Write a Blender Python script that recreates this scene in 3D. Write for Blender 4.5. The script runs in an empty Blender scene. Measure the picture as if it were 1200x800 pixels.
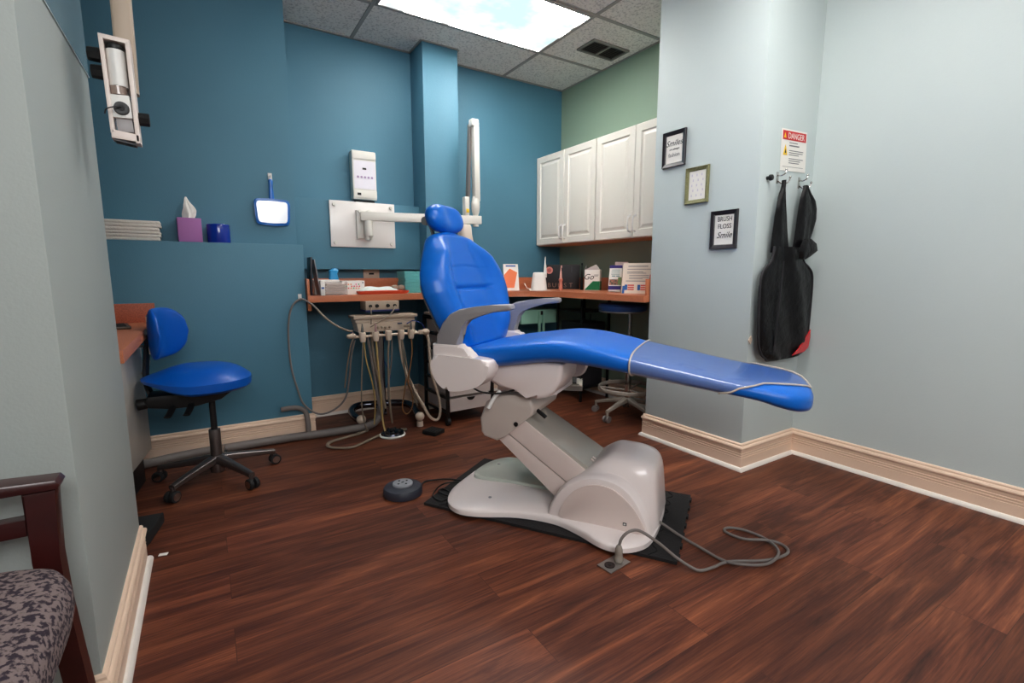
import bpy, bmesh, math, random
from mathutils import Vector, Matrix, Quaternion
random.seed(4)
SC = bpy.context.scene
COL = SC.collection
PI = math.pi
R = math.radians

# ------------------------------------------------------------------ materials
def lin(c):
    return tuple((v/255/12.92 if v/255 <= .04045 else ((v/255+.055)/1.055)**2.4) for v in c[:3]) + (1.0,)
MATS = {}
def M(name, rgb, rough=.5, metal=0., coat=0., bump=None, mottle=None, alpha=1., spec=.5, emit=0., sheen=0., trans=0.):
    if name in MATS: return MATS[name]
    m = bpy.data.materials.new(name); m.use_nodes = True
    nt = m.node_tree; b = nt.nodes['Principled BSDF']
    b.inputs['Base Color'].default_value = lin(rgb)
    b.inputs['Roughness'].default_value = rough
    b.inputs['Metallic'].default_value = metal
    b.inputs['Coat Weight'].default_value = coat
    b.inputs['Coat Roughness'].default_value = .12
    b.inputs['Specular IOR Level'].default_value = spec
    b.inputs['Alpha'].default_value = alpha
    b.inputs['Transmission Weight'].default_value = trans
    if emit:
        b.inputs['Emission Color'].default_value = lin(rgb); b.inputs['Emission Strength'].default_value = emit
    tc = nt.nodes.new('ShaderNodeTexCoord')
    if bump:
        n = nt.nodes.new('ShaderNodeTexNoise'); n.inputs['Scale'].default_value = bump[0]; n.inputs['Detail'].default_value = 4
        nt.links.new(tc.outputs['Object'], n.inputs['Vector'])
        bp = nt.nodes.new('ShaderNodeBump'); bp.inputs['Strength'].default_value = bump[1]; bp.inputs['Distance'].default_value = .01
        nt.links.new(n.outputs['Fac'], bp.inputs['Height']); nt.links.new(bp.outputs['Normal'], b.inputs['Normal'])
    if mottle:      # (scale, second colour, low, high)
        n = nt.nodes.new('ShaderNodeTexNoise'); n.inputs['Scale'].default_value = mottle[0]; n.inputs['Detail'].default_value = 6
        nt.links.new(tc.outputs['Object'], n.inputs['Vector'])
        r = nt.nodes.new('ShaderNodeValToRGB')
        r.color_ramp.elements[0].position = mottle[2]; r.color_ramp.elements[0].color = lin(rgb)
        r.color_ramp.elements[1].position = mottle[3]; r.color_ramp.elements[1].color = lin(mottle[1])
        nt.links.new(n.outputs['Fac'], r.inputs['Fac']); nt.links.new(r.outputs['Color'], b.inputs['Base Color'])
    MATS[name] = m
    return m

def floor_material():
    m = bpy.data.materials.new('wood_plank_floor'); m.use_nodes = True
    nt = m.node_tree; L = nt.links.new; N = nt.nodes.new; b = nt.nodes['Principled BSDF']
    geo = N('ShaderNodeNewGeometry')
    br = N('ShaderNodeTexBrick'); br.offset = .37; br.inputs['Scale'].default_value = 1
    br.inputs['Brick Width'].default_value = 1.12; br.inputs['Row Height'].default_value = .148
    br.inputs['Mortar Size'].default_value = .0008; br.inputs['Mortar Smooth'].default_value = .2
    br.inputs['Color1'].default_value = (0, 0, 0, 1); br.inputs['Color2'].default_value = (1, 1, 1, 1); br.inputs['Mortar'].default_value = (.5, .5, .5, 1)
    L(geo.outputs['Position'], br.inputs['Vector'])
    sep = N('ShaderNodeSeparateColor'); L(br.outputs['Color'], sep.inputs['Color'])
    mul = N('ShaderNodeVectorMath'); mul.operation = 'MULTIPLY'; mul.inputs[1].default_value = (1.1, 11, 1); L(geo.outputs['Position'], mul.inputs[0])
    comb = N('ShaderNodeCombineXYZ')
    sc = N('ShaderNodeMath'); sc.operation = 'MULTIPLY'; sc.inputs[1].default_value = 37; L(sep.outputs['Red'], sc.inputs[0])
    L(sc.outputs[0], comb.inputs['X']); L(sc.outputs[0], comb.inputs['Z'])
    add = N('ShaderNodeVectorMath'); add.operation = 'ADD'; L(mul.outputs[0], add.inputs[0]); L(comb.outputs[0], add.inputs[1])
    n1 = N('ShaderNodeTexNoise'); n1.inputs['Scale'].default_value = 1.5; n1.inputs['Detail'].default_value = 8; n1.inputs['Roughness'].default_value = .62; n1.inputs['Distortion'].default_value = .9
    L(add.outputs[0], n1.inputs['Vector'])
    mul2 = N('ShaderNodeVectorMath'); mul2.operation = 'MULTIPLY'; mul2.inputs[1].default_value = (2, 9, 1); L(add.outputs[0], mul2.inputs[0])
    n2 = N('ShaderNodeTexNoise'); n2.inputs['Scale'].default_value = 2.2; n2.inputs['Detail'].default_value = 5; L(mul2.outputs[0], n2.inputs['Vector'])
    mix = N('ShaderNodeMix'); mix.data_type = 'FLOAT'; mix.inputs[0].default_value = .3
    L(n1.outputs['Fac'], mix.inputs[2]); L(n2.outputs['Fac'], mix.inputs[3])
    rp = N('ShaderNodeValToRGB'); e = rp.color_ramp.elements
    e[0].position = .30; e[0].color = lin((46, 25, 19)); e[1].position = .72; e[1].color = lin((166, 99, 65))
    k = e.new(.45); k.color = lin((90, 47, 33)); k = e.new(.57); k.color = lin((120, 68, 46))
    L(mix.outputs[0], rp.inputs['Fac'])
    tint = N('ShaderNodeMapRange'); tint.inputs[3].default_value = .74; tint.inputs[4].default_value = 1.16; L(sep.outputs['Red'], tint.inputs[0])
    mc = N('ShaderNodeVectorMath'); mc.operation = 'SCALE'; L(rp.outputs['Color'], mc.inputs[0]); L(tint.outputs[0], mc.inputs['Scale'])
    mm = N('ShaderNodeMix'); mm.data_type = 'RGBA'; L(br.outputs['Fac'], mm.inputs[0]); L(mc.outputs[0], mm.inputs[6]); mm.inputs[7].default_value = lin((66, 36, 27))
    L(mm.outputs[2], b.inputs['Base Color'])
    rr = N('ShaderNodeMapRange'); rr.inputs[3].default_value = .52; rr.inputs[4].default_value = .40; L(n1.outputs['Fac'], rr.inputs[0]); L(rr.outputs[0], b.inputs['Roughness'])
    bp = N('ShaderNodeBump'); bp.inputs['Strength'].default_value = .12; bp.inputs['Distance'].default_value = .004
    L(mix.outputs[0], bp.inputs['Height']); L(bp.outputs['Normal'], b.inputs['Normal'])
    b.inputs['Specular IOR Level'].default_value = .35
    return m

def ceiling_material():
    m = bpy.data.materials.new('speckled_ceiling_tile'); m.use_nodes = True
    nt = m.node_tree; L = nt.links.new; N = nt.nodes.new; b = nt.nodes['Principled BSDF']
    geo = N('ShaderNodeNewGeometry')
    n = N('ShaderNodeTexNoise'); n.inputs['Scale'].default_value = 75; n.inputs['Detail'].default_value = 3; L(geo.outputs['Position'], n.inputs['Vector'])
    r = N('ShaderNodeValToRGB'); r.color_ramp.elements[0].position = .36; r.color_ramp.elements[0].color = lin((204, 200, 195))
    r.color_ramp.elements[1].position = .5; r.color_ramp.elements[1].color = lin((238, 234, 228))
    L(n.outputs['Fac'], r.inputs['Fac']); L(r.outputs['Color'], b.inputs['Base Color']); b.inputs['Roughness'].default_value = .95
    bp = N('ShaderNodeBump'); bp.inputs['Strength'].default_value = .2; bp.inputs['Distance'].default_value = .003
    L(n.outputs['Fac'], bp.inputs['Height']); L(bp.outputs['Normal'], b.inputs['Normal'])
    return m

def cloud_light_material(LIGHT_A):
    m = bpy.data.materials.new('cloud_print_diffuser'); m.use_nodes = True
    nt = m.node_tree; L = nt.links.new; N = nt.nodes.new
    for x in list(nt.nodes): nt.nodes.remove(x)
    out = N('ShaderNodeOutputMaterial'); em = N('ShaderNodeEmission'); geo = N('ShaderNodeNewGeometry')
    n = N('ShaderNodeTexNoise'); n.inputs['Scale'].default_value = 4.5; n.inputs['Detail'].default_value = 5; L(geo.outputs['Position'], n.inputs['Vector'])
    r = N('ShaderNodeValToRGB'); r.color_ramp.elements[0].position = .36; r.color_ramp.elements[0].color = (.70/LIGHT_A, .91/LIGHT_A, .95/LIGHT_A, 1); k = r.color_ramp.elements.new(.50); k.color = (1/LIGHT_A, 1/LIGHT_A, 1/LIGHT_A, 1)
    r.color_ramp.elements[2].position = .62; r.color_ramp.elements[2].color = (1, .985, .95, 1)
    L(n.outputs['Fac'], r.inputs['Fac']); L(r.outputs['Color'], em.inputs['Color']); em.inputs['Strength'].default_value = LIGHT_A
    L(em.outputs[0], out.inputs['Surface'])
    return m

LIGHT_A = 54.0
WALL_BLUE = (76, 124, 145)
m_blue = M('teal_blue_wall_paint', WALL_BLUE, .55, bump=(160, .08), mottle=(1.3, (80, 129, 150), .35, .65))
m_pale = M('pale_grey_wall_paint', (192, 202, 202), .6, bump=(160, .06), mottle=(1.1, (197, 206, 205), .35, .65))
m_sage = M('sage_green_wall_paint', (146, 168, 148), .6, bump=(160, .06))
m_floor = floor_material()
m_ceil = ceiling_material()
m_grid = M('grey_ceiling_grid', (160, 157, 152), .6)
m_base = M('tan_baseboard_paint', (234, 205, 182), .38)
m_shoe = M('white_shoe_moulding', (236, 228, 220), .4)
m_white = M('white_paint', (228, 226, 222), .4)
m_cab = M('white_cabinet_paint', (224, 219, 209), .35)
m_lam = M('terracotta_laminate', (200, 124, 88), .38, bump=(220, .02), mottle=(240, (186, 112, 78), .42, .6))
m_blueu = M('royal_blue_upholstery', (0, 102, 198), .36, coat=.10, bump=(320, .05), spec=.38)
m_blued = M('deep_blue_upholstery', (0, 86, 180), .38, coat=.1, bump=(300, .05), spec=.35)
m_navy = M('navy_upholstery', (44, 78, 136), .4, bump=(300, .05))
m_chwhite = M('glossy_white_plastic', (242, 230, 227), .28, coat=.4, mottle=(2, (238, 226, 223), .3, .7))
m_chgrey = M('glossy_grey_green_plastic', (178, 172, 163), .2, coat=.5)
m_chpanel = M('warm_white_plastic', (228, 212, 206), .35, coat=.2)
m_armgrey = M('satin_grey_plastic', (150, 147, 152), .4, mottle=(3, (160, 154, 152), .3, .7))
m_black = M('black_plastic', (14, 14, 16), .45)
m_blackm = M('black_foam', (30, 27, 28), .8, bump=(200, .3))
m_rub = M('black_rubber', (22, 22, 24), .7)
m_chrome = M('chrome', (190, 188, 185), .15, metal=1.)
m_darkchrome = M('smoky_chrome', (110, 112, 122), .18, metal=1.)
m_cream = M('cream_plastic', (214, 196, 178), .4, coat=.1)
m_creamd = M('aged_cream_plastic', (178, 160, 142), .45)
m_hose = M('grey_beige_tubing', (136, 122, 106), .45)
m_hosey = M('yellowed_tubing', (172, 146, 92), .45)
m_hoseb = M('amber_tubing', (130, 88, 48), .45)
m_hoseg = M('grey_corrugated_tubing', (120, 112, 108), .55)
m_xray = M('off_white_enamel', (224, 220, 212), .35, coat=.2)
m_wood = M('mahogany_wood', (66, 20, 18), .32, coat=.3, mottle=(8, (52, 14, 13), .35, .65))
m_fabric = M('mottled_taupe_fabric', (128, 112, 110), .9, bump=(220, .4), mottle=(120, (46, 34, 46), .46, .55))
m_paper = M('white_paper', (232, 228, 222), .8)
m_printgrey = M('grey_print', (120, 118, 122), .8)
m_ink = M('black_ink', (22, 20, 24), .6)
m_red = M('red_print', (196, 30, 36), .5)
m_yel = M('yellow_print', (238, 196, 30), .5)
m_teal = M('teal_paper', (104, 188, 188), .7)

# ------------------------------------------------------------------ mesh kit
def sering(n, a, b, p=2.0, a0=0.0):
    out = []
    for i in range(n):
        t = 2*PI*i/n + a0
        c, s = math.cos(t), math.sin(t)
        out.append((a*math.copysign(abs(c)**(2/p), c), b*math.copysign(abs(s)**(2/p), s)))
    return out
def catmull(pts, sub=8, closed=False):
    P = [Vector(p) for p in pts]; n = len(P); out = []
    rng = range(n) if closed else range(n-1)
    for i in rng:
        if closed: a, b, c, d = P[(i-1) % n], P[i], P[(i+1) % n], P[(i+2) % n]
        else:
            b, c = P[i], P[i+1]; a = P[i-1] if i > 0 else b*2-c; d = P[i+2] if i+2 < n else c*2-b
        for k in range(sub):
            t = k/sub
            out.append(.5*((2*b)+(c-a)*t+(2*a-5*b+4*c-d)*t*t+(3*b-a-3*c+d)*t**3))
    if not closed: out.append(P[-1].copy())
    return out
def smooth2(pts, sub=6): return [(p.x, p.y) for p in catmull([(x, y, 0) for x, y in pts], sub, True)]

class MB:
    def __init__(s): s.bm = bmesh.new()
    def _merge(s, t, mat=None):
        if mat is not None: bmesh.ops.transform(t, matrix=mat, verts=t.verts)
        bmesh.ops.recalc_face_normals(t, faces=t.faces)
        me = bpy.data.meshes.new('tmp'); t.to_mesh(me); t.free(); s.bm.from_mesh(me); bpy.data.meshes.remove(me)
        return s
    def box(s, c, d, bev=0., rot=None, seg=2):
        t = bmesh.new(); bmesh.ops.create_cube(t, size=1)
        bmesh.ops.scale(t, vec=d, verts=t.verts)
        if bev: bmesh.ops.bevel(t, geom=list(t.edges), offset=bev, segments=seg, profile=.6, affect='EDGES')
        m = Matrix.Translation(c)
        if rot: m = m @ (Matrix.Rotation(rot[2], 4, 'Z') @ Matrix.Rotation(rot[1], 4, 'Y') @ Matrix.Rotation(rot[0], 4, 'X'))
        return s._merge(t, m)
    def b2(s, x0, x1, y0, y1, z0, z1, bev=0.):
        return s.box(((x0+x1)/2, (y0+y1)/2, (z0+z1)/2), (abs(x1-x0), abs(y1-y0), abs(z1-z0)), bev)
    def cyl(s, p0, p1, r0, r1=None, seg=24, bev=0.):
        r1 = r0 if r1 is None else r1
        p0, p1 = Vector(p0), Vector(p1); d = p1-p0; L = d.length
        t = bmesh.new(); bmesh.ops.create_cone(t, cap_ends=True, segments=seg, radius1=r0, radius2=r1, depth=L)
        if bev:
            ed = [e for e in t.edges if abs(e.verts[0].co.z-e.verts[1].co.z) < 1e-6]
            bmesh.ops.bevel(t, geom=ed, offset=bev, segments=2, profile=.6, affect='EDGES')
        q = Vector((0, 0, 1)).rotation_difference(d.normalized())
        return s._merge(t, Matrix.Translation((p0+p1)/2) @ q.to_matrix().to_4x4())
    def ball(s, c, r, sc=(1, 1, 1), rot=None, seg=24):
        t = bmesh.new(); bmesh.ops.create_uvsphere(t, u_segments=seg, v_segments=seg//2, radius=r)
        bmesh.ops.scale(t, vec=sc, verts=t.verts)
        m = Matrix.Translation(c)
        if rot: m = m @ (Matrix.Rotation(rot[2], 4, 'Z') @ Matrix.Rotation(rot[1], 4, 'Y') @ Matrix.Rotation(rot[0], 4, 'X'))
        return s._merge(t, m)
    def loft(s, rings, cap=True, mat=None, closed=True):
        t = bmesh.new(); V = [[t.verts.new(p) for p in r] for r in rings]
        n = len(V[0])
        for a, b in zip(V, V[1:]):
            for i in range(n if closed else n-1):
                j = (i+1) % n
                try: t.faces.new((a[i], a[j], b[j], b[i]))
                except ValueError: pass
        if cap:
            t.faces.new(V[0][::-1]); t.faces.new(V[-1])
        return s._merge(t, mat)
    def tube(s, pts, r, sub=8, seg=10, closed=False, smooth=True, flat=None):
        P = catmull(pts, sub, closed) if smooth else [Vector(p) for p in pts]
        rr = (lambda k: r) if not callable(r) else r
        n = len(P); rings = []; up = None
        for i, p in enumerate(P):
            if closed: tg = P[(i+1) % n]-P[i-1]
            else: tg = P[min(i+1, n-1)]-P[max(i-1, 0)]
            if tg.length < 1e-9: tg = Vector((0, 0, 1))
            tg.normalize()
            if up is None:
                up = Vector((0, 0, 1)) if abs(tg.z) < .9 else Vector((1, 0, 0))
            up = (up - tg*up.dot(tg))
            if up.length < 1e-6: up = tg.orthogonal()
            up.normalize(); sd = tg.cross(up)
            q = rr(i/max(1, n-1)); fa, fb = (1, 1) if flat is None else flat
            rings.append([p+(up*math.sin(2*PI*k/seg)*fa+sd*math.cos(2*PI*k/seg)*fb)*q for k in range(seg)])
        if closed: rings.append(rings[0]); return s.loft(rings, cap=False)
        return s.loft(rings)
    def prism(s, poly, a, b, axis='z', bev=0., seg=2, mat=None):
        """poly in the plane normal to axis: z:(x,y) y:(x,z) x:(y,z)"""
        t = bmesh.new()
        def co(p, h): return {'z': (p[0], p[1], h), 'y': (p[0], h, p[1]), 'x': (h, p[0], p[1])}[axis]
        A = [t.verts.new(co(p, a)) for p in poly]; B = [t.verts.new(co(p, b)) for p in poly]
        n = len(poly); f0 = t.faces.new(A); f1 = t.faces.new(B)
        for i in range(n): t.faces.new((A[i], A[(i+1) % n], B[(i+1) % n], B[i]))
        if bev:
            ed = list(f0.edges)+list(f1.edges)
            bmesh.ops.bevel(t, geom=ed, offset=bev, segments=seg, profile=.6, affect='EDGES', clamp_overlap=True)
        return s._merge(t, mat)
    def lathe(s, prof, c=(0, 0, 0), seg=32, mat=None):
        rings = [[(c[0]+r*math.cos(2*PI*k/seg), c[1]+r*math.sin(2*PI*k/seg), c[2]+z) for k in range(seg)] for r, z in prof]
        return s.loft(rings, mat=mat)
    def build(s, name, mat, parent=None, ang=38, loc=None):
        me = bpy.data.meshes.new(name); s.bm.to_mesh(me); s.bm.free()
        for p in me.polygons: p.use_smooth = True
        me.set_sharp_from_angle(angle=R(ang))
        me.materials.append(mat)
        o = bpy.data.objects.new(name, me); COL.objects.link(o)
        if parent: o.parent = parent
        if loc:
            me.transform(Matrix.Translation([-v for v in loc])); o.location = loc
        return o

def thing(name, label, cat, loc=(0, 0, 0), rz=0., group=None):
    o = bpy.data.objects.new(name, None); COL.objects.link(o); o.location = loc; o.rotation_euler = (0, 0, rz)
    o.empty_display_size = .05
    o['label'] = label; o['category'] = cat
    if group: o['group'] = group
    return o
def tag(o, label, cat, group=None):
    o['label'] = label; o['category'] = cat
    if group: o['group'] = group
    return o
def struct(name, mb, mat, ang=38):
    o = mb.build(name, mat, None, ang); o['kind'] = 'structure'; return o
def kids(o): return [c for c in bpy.data.objects if c.parent == o]
def copy_tree(o, parent=None):
    c = o.copy(); COL.objects.link(c); c.parent = parent
    for ch in kids(o): copy_tree(ch, c)
    return c
def face_basis(n):            # n: horizontal facing direction; X right, Y up, Z out
    z = Vector(n).normalized(); y = Vector((0, 0, 1)); x = y.cross(z)
    m = Matrix((x, y, z)).transposed().to_4x4(); return m
def text(name, s, size, mat, parent, origin, basis, ex=.0004, shear=0., align='CENTER', sx=1.):
    cu = bpy.data.curves.new(name, 'FONT'); cu.body = s; cu.size = size; cu.extrude = ex; cu.align_x = align; cu.shear = shear; cu.resolution_u = 3
    ob = bpy.data.objects.new(name, cu); COL.objects.link(ob)
    dg = bpy.context.evaluated_depsgraph_get(); dg.update()
    me = bpy.data.meshes.new_from_object(ob.evaluated_get(dg))
    bpy.data.objects.remove(ob)
    me.transform(Matrix.Translation(origin) @ basis @ Matrix.Diagonal((sx, 1, 1, 1)))
    me.name = name; me.materials.clear(); me.materials.append(mat)
    o = bpy.data.objects.new(name, me); COL.objects.link(o); o.parent = parent
    return o
def bars(name, rects, mat, parent, origin, basis, th=.0006):
    mb = MB()
    for (x0, x1, y0, y1) in rects:
        t = bmesh.new(); bmesh.ops.create_cube(t, size=1); bmesh.ops.scale(t, vec=(x1-x0, y1-y0, th), verts=t.verts)
        mb._merge(t, Matrix.Translation(origin) @ basis @ Matrix.Translation(((x0+x1)/2, (y0+y1)/2, 0)))
    return mb.build(name, mat, parent)

# ------------------------------------------------------------------ room shell
CZ = 2.565
struct('floor', MB().b2(-2.2, 2.95, -2.2, 3.75, -.06, 0), m_floor)
struct('ceiling', MB().b2(-2.2, 2.95, -2.2, 3.75, CZ, CZ+.06), m_ceil)
struct('wall_back', MB().b2(-1.1, 2.95, 3.54, 3.66, 0, CZ), m_blue)
struct('wall_back_step_lower', MB().b2(-1.1, .512, 3.13, 3.54, 0, 1.167, .002), m_blue)
struct('wall_back_step_upper', MB().b2(-1.1, .500, 3.255, 3.54, 1.167, CZ), m_blue)
struct('wall_back_soffit', MB().b2(.512, 1.37, 3.44, 3.54, 1.028, 1.482, .002), m_blue)
struct('wall_back_pilaster', MB().b2(1.37, 1.635, 3.31, 3.54, 0, CZ, .002), m_blue)
struct('wall_right_alcove', MB().b2(2.75, 2.95, 2.02, 3.54, 0, CZ), m_sage)
struct('wall_right_column', MB().b2(2.255, 2.95, 1.38, 2.02, 0, CZ, .002), m_pale)
struct('wall_right', MB().b2(2.735, 2.95, -2.2, 1.38, 0, CZ), m_pale)
struct('wall_left_pier', MB().b2(-2.1, -.25, 1.27, 2.0, 0, CZ, .002), M('dimmed_pier_paint', (164, 171, 169), .6, bump=(160, .06), mottle=(1.1, (169, 176, 173), .35, .65)))  # pier colour is the pale wall paint darkened to stand in for dimmer light
struct('wall_left_alcove', MB().b2(-1.1, -1.0, 2.0, 3.2, 0, CZ), m_blue)
struct('wall_left', MB().b2(-2.2, -2.0, -2.2, 1.3, 0, CZ), m_pale)
struct('wall_front', MB().b2(-2.2, 2.95, -2.2, -2.0, 0, CZ), m_pale)
# glossy upper face of the pier, above a fine horizontal edge
m_gloss = M('glossy_pier_paint', (150, 168, 174), .12, coat=.6, spec=.6)
struct('trim_1', MB().b2(-.2505, -.2475, 1.42, 1.998, 1.588, CZ-.01), m_gloss)
struct('trim_2', MB().b2(-.2505, -.2465, 1.42, 2.0, 1.5845, 1.5875), M('pale_edge_strip', (190, 205, 206), .3))

# ceiling grid
g = MB()
for x in (-1.43, -.235, .955, 2.147):
    g.b2(x-.011, x+.011, -2.0, 3.53, CZ-.006, CZ-.0005)
for y in (3.033, 2.437, 1.841, 1.245, .649, .053, -.543, -1.139, -1.735):
    g.b2(-2.0, 2.74, y-.011, y+.011, CZ-.0062, CZ-.0005)
# wall angle
g.b2(.5, 1.37, 3.52, 3.54, CZ-.006, CZ-.0005); g.b2(1.37, 1.635, 3.295, 3.31, CZ-.006, CZ-.0005); g.b2(1.355, 1.37, 3.30, 3.54, CZ-.006, CZ-.0005)
g.b2(1.635, 2.75, 3.52, 3.54, CZ-.006, CZ-.0005); g.b2(2.735, 2.75, 2.02, 3.54, CZ-.006, CZ-.0005); g.b2(1.635, 1.65, 3.31, 3.54, CZ-.006, CZ-.0005)
struct('trim_3', g, m_grid)

# baseboards: mitred profile along the walls (room on the right hand of travel)
prof = [(0, .142), (.005, .141), (.009, .136), (.009, .129), (.014, .126), (.018, .120), (.018, .114), (.014, .109), (.011, .107), (.011, .095),
        (.008, .093), (.008, .091), (.012, .089), (.012, .083), (.009, .081), (.009, .079), (.012, .077), (.012, .071), (.009, .069), (.009, .067), (.012, .065), (.012, 0), (0, 0)]
shoe = [(.012, .019), (.018, .018), (.024, .012), (.027, .004), (.027, 0), (.012, 0)]
def run(path, names, pr, mat):
    P = [Vector((x, y)) for x, y in path]; n = len(P); off = []
    for i in range(n):
        ns = []
        if i > 0: d = (P[i]-P[i-1]).normalized(); ns.append(Vector((d.y, -d.x)))
        if i < n-1: d = (P[i+1]-P[i]).normalized(); ns.append(Vector((d.y, -d.x)))
        if len(ns) == 2:
            b = ns[0]+ns[1]; off.append(b*(1/max(.3, (1+ns[0].dot(ns[1])))))
        else: off.append(ns[0])
    for i in range(n-1):
        if not names[i]: continue
        mb = MB()
        mb.loft([[(P[k].x+off[k].x*d, P[k].y+off[k].y*d, z) for d, z in pr] for k in (i, i+1)])
        struct(names[i], mb, mat, 25)
pathA = [(-2.0, 1.27), (-.25, 1.27), (-.25, 2.0), (-.45, 2.0)]
pathB = [(-1.0, 3.13), (.512, 3.13), (.512, 3.54), (1.37, 3.54), (1.37, 3.31), (1.635, 3.31), (1.635, 3.54), (2.75, 3.54), (2.75, 2.02), (2.255, 2.02), (2.255, 1.38), (2.735, 1.38), (2.735, -2.0)]
run(pathA, ['baseboard_left_wall', 'baseboard_left_pier', 'baseboard_left_pier_end'], prof, m_base)
run(pathB, ['baseboard_back_step', 'baseboard_back_step_return', 'baseboard_back', 'baseboard_back_pilaster_left', 'baseboard_back_pilaster', 'baseboard_back_pilaster_right', 'baseboard_back_corner', 'baseboard_right_alcove', 'baseboard_right_column_back', 'baseboard_right_column', 'baseboard_right_column_side', 'baseboard_right'], prof, m_base)
run(pathA, ['trim_%d' % (10+k) for k in range(3)], shoe, m_shoe)
run(pathB, ['trim_%d' % (20+k) for k in range(12)], shoe, m_shoe)

# ------------------------------------------------------------------ ceiling light, vent
def troffer(x0, x1, y0, y1, label, seen=True):
    t = thing('ceiling_light', label, 'ceiling light', ((x0+x1)/2, (y0+y1)/2, CZ-.012), 0, None)
    hx, hy = (x1-x0)/2, (y1-y0)/2
    f = MB()
    f.b2(-hx, hx, -hy, -hy+.014, -.001, .010); f.b2(-hx, hx, hy-.014, hy, -.001, .010)
    f.b2(-hx, -hx+.014, -hy+.014, hy-.014, -.001, .010); f.b2(hx-.014, hx, -hy+.014, hy-.014, -.001, .010)
    f.build('frame', m_grid, t)
    MB().b2(-hx+.014, hx-.014, -hy+.014, hy-.014, .002, .008).build('diffuser', m_cloud if seen else m_cloud_rear, t)
    return t
m_cloud = cloud_light_material(LIGHT_A); m_cloud_rear = cloud_light_material(LIGHT_A*.38)
troffer(.966, 2.136, 2.448, 3.022, 'glowing rectangular ceiling panel printed with white clouds, above the blue chair')
troffer(.966, 2.136, .66, 1.234, 'second cloud panel in the ceiling, right above the foot end of the blue chair', False)
troffer(.966, 2.136, -.532, .042, 'third cloud panel in the ceiling, near the pale right wall', False)

v = thing('ceiling_vent', 'grey square louvred air vent set in the ceiling tile', 'vent', (2.504, 2.757, CZ))
f = MB()
for a, b, c, d in ((-.165, .165, -.092, -.074), (-.165, .165, .074, .092), (-.165, -.147, -.074, .074), (.147, .165, -.074, .074), (-.008, .008, -.074, .074)):
    f.b2(a, b, c, d, -.012, -.0005)
f.build('frame', M('grey_vent_enamel', (128, 126, 120), .6), v)
MB().b2(-.147, .147, -.074, .074, -.003, -.0005).build('backing', M('dark_vent_void', (38, 36, 34), .9), v)
s_ = MB()
for i in range(9):
    y = -.066+i*.0165
    s_.box((-.078, y, -.008), (.136, .009, .0015), rot=(R(35), 0, 0)); s_.box((.078, y, -.008), (.136, .009, .0015), rot=(R(35), 0, 0))
s_.build('louvres', M('vent_slat_enamel', (84, 80, 76), .6), v)

# ------------------------------------------------------------------ dental chair (local u toward the foot end, v away from the camera)
CH = (1.264, 1.602, 0)
TH = R(-57)
dc = thing('dental_chair', 'royal blue reclining dental chair with white base and grey armrests in mid room', 'dental chair', CH, TH)
V0 = -.02
# base plate
half = [(-.465, 0), (-.458, .13), (-.415, .235), (-.34, .285), (-.25, .275), (-.1, .215), (.05, .20), (.16, .235), (.27, .29), (.35, .285), (.415, .22), (.437, .11)]
pl = smooth2([(x, y+V0-.01) for x, y in half] + [(.440, V0)] + [(x, -y+V0-.01) for x, y in half[::-1][:-1]], 6)
cx_, cy_ = 0, V0-.01
def scaled(p, k, kk=None): return [(x*k+(1-k)*cx_, (y-cy_)*(k if kk is None else kk)+cy_) for x, y in p]
b = MB()
b.loft([[(x, y, .016) for x, y in pl], [(x, y, .034) for x, y in pl], [(x, y, .040) for x, y in scaled(pl, .985)], [(x, y, .044) for x, y in scaled(pl, .95)],
        [(x, y, .050) for x, y in scaled(pl, .7, .55)], [(x, y, .053) for x, y in scaled(pl, .5, .2)]])
b.build('base_plate', m_chwhite, dc)
b = MB(); b.loft([[(x, y, .0125) for x, y in scaled(pl, .985)], [(x, y, .0165) for x, y in scaled(pl, .985)]]); b.build('base_gasket', M('lavender_grey_gasket', (96, 84, 100), .6), dc)
# raised far half of the plate (glossy greenish cover)
rp = smooth2([(-.43, .0), (-.425, .12), (-.38, .21), (-.31, .235), (-.22, .215), (-.08, .16), (.06, .15), (.09, .05), (.06, -.02), (-.2, -.03), (-.38, -.04)], 5)
b = MB(); b.loft([[(x, y, .040) for x, y in rp], [(x, y, .060) for x, y in rp], [(x*.98, (y-.08)*.97+.08, .066) for x, y in rp]]); b.build('foot_cover', M('glossy_pale_green_plastic', (200, 206, 196), .12, coat=.6), dc)
b = MB()
for p in ((-.36, .12), (-.25, -.19)): b.cyl((p[0], p[1], .045), (p[0], p[1], .0685 if p[1] > 0 else .052), .007, seg=12)
b.build('screw_cap', m_armgrey, dc)
# tower: lofted across v
def lerp(a, b, t): return a+(b-a)*t
side = [(.015, .04), (.035, .10), (.07, .16), (.12, .202), (.17, .226), (.217, .236), (.26, .235), (.305, .224), (.345, .196), (.378, .155), (.405, .105), (.428, .045)]
cen = [(.05, .04), (.07, .11), (.11, .175), (.155, .225), (.20, .268), (.245, .294), (.29, .297), (.35, .293), (.398, .276), (.422, .235), (.432, .15), (.440, .045)]
def tower_ring(v, t, k=1.):
    pts = [(lerp(a[0], c[0], t), lerp(a[1], c[1], t)) for a, c in zip(side, cen)]
    pts = [(.23+(x-.23)*k, .04+(z-.04)*k) for x, z in pts]
    q = catmull([(x, z, 0) for x, z in pts], 4)
    return [(p.x, v, p.y) for p in q]
b = MB()
rg = [tower_ring(V0-.195, 0, .90), tower_ring(V0-.192, 0, .955), tower_ring(V0-.182, 0, .99), tower_ring(V0-.165, 0, 1), tower_ring(V0-.150, .08), tower_ring(V0-.135, .45), tower_ring(V0-.12, .8), tower_ring(V0-.10, .95), tower_ring(V0-.06, 1)]
rg2 = [[(x, 2*V0-v, z) for x, v, z in r] for r in rg[::-1]]
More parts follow.
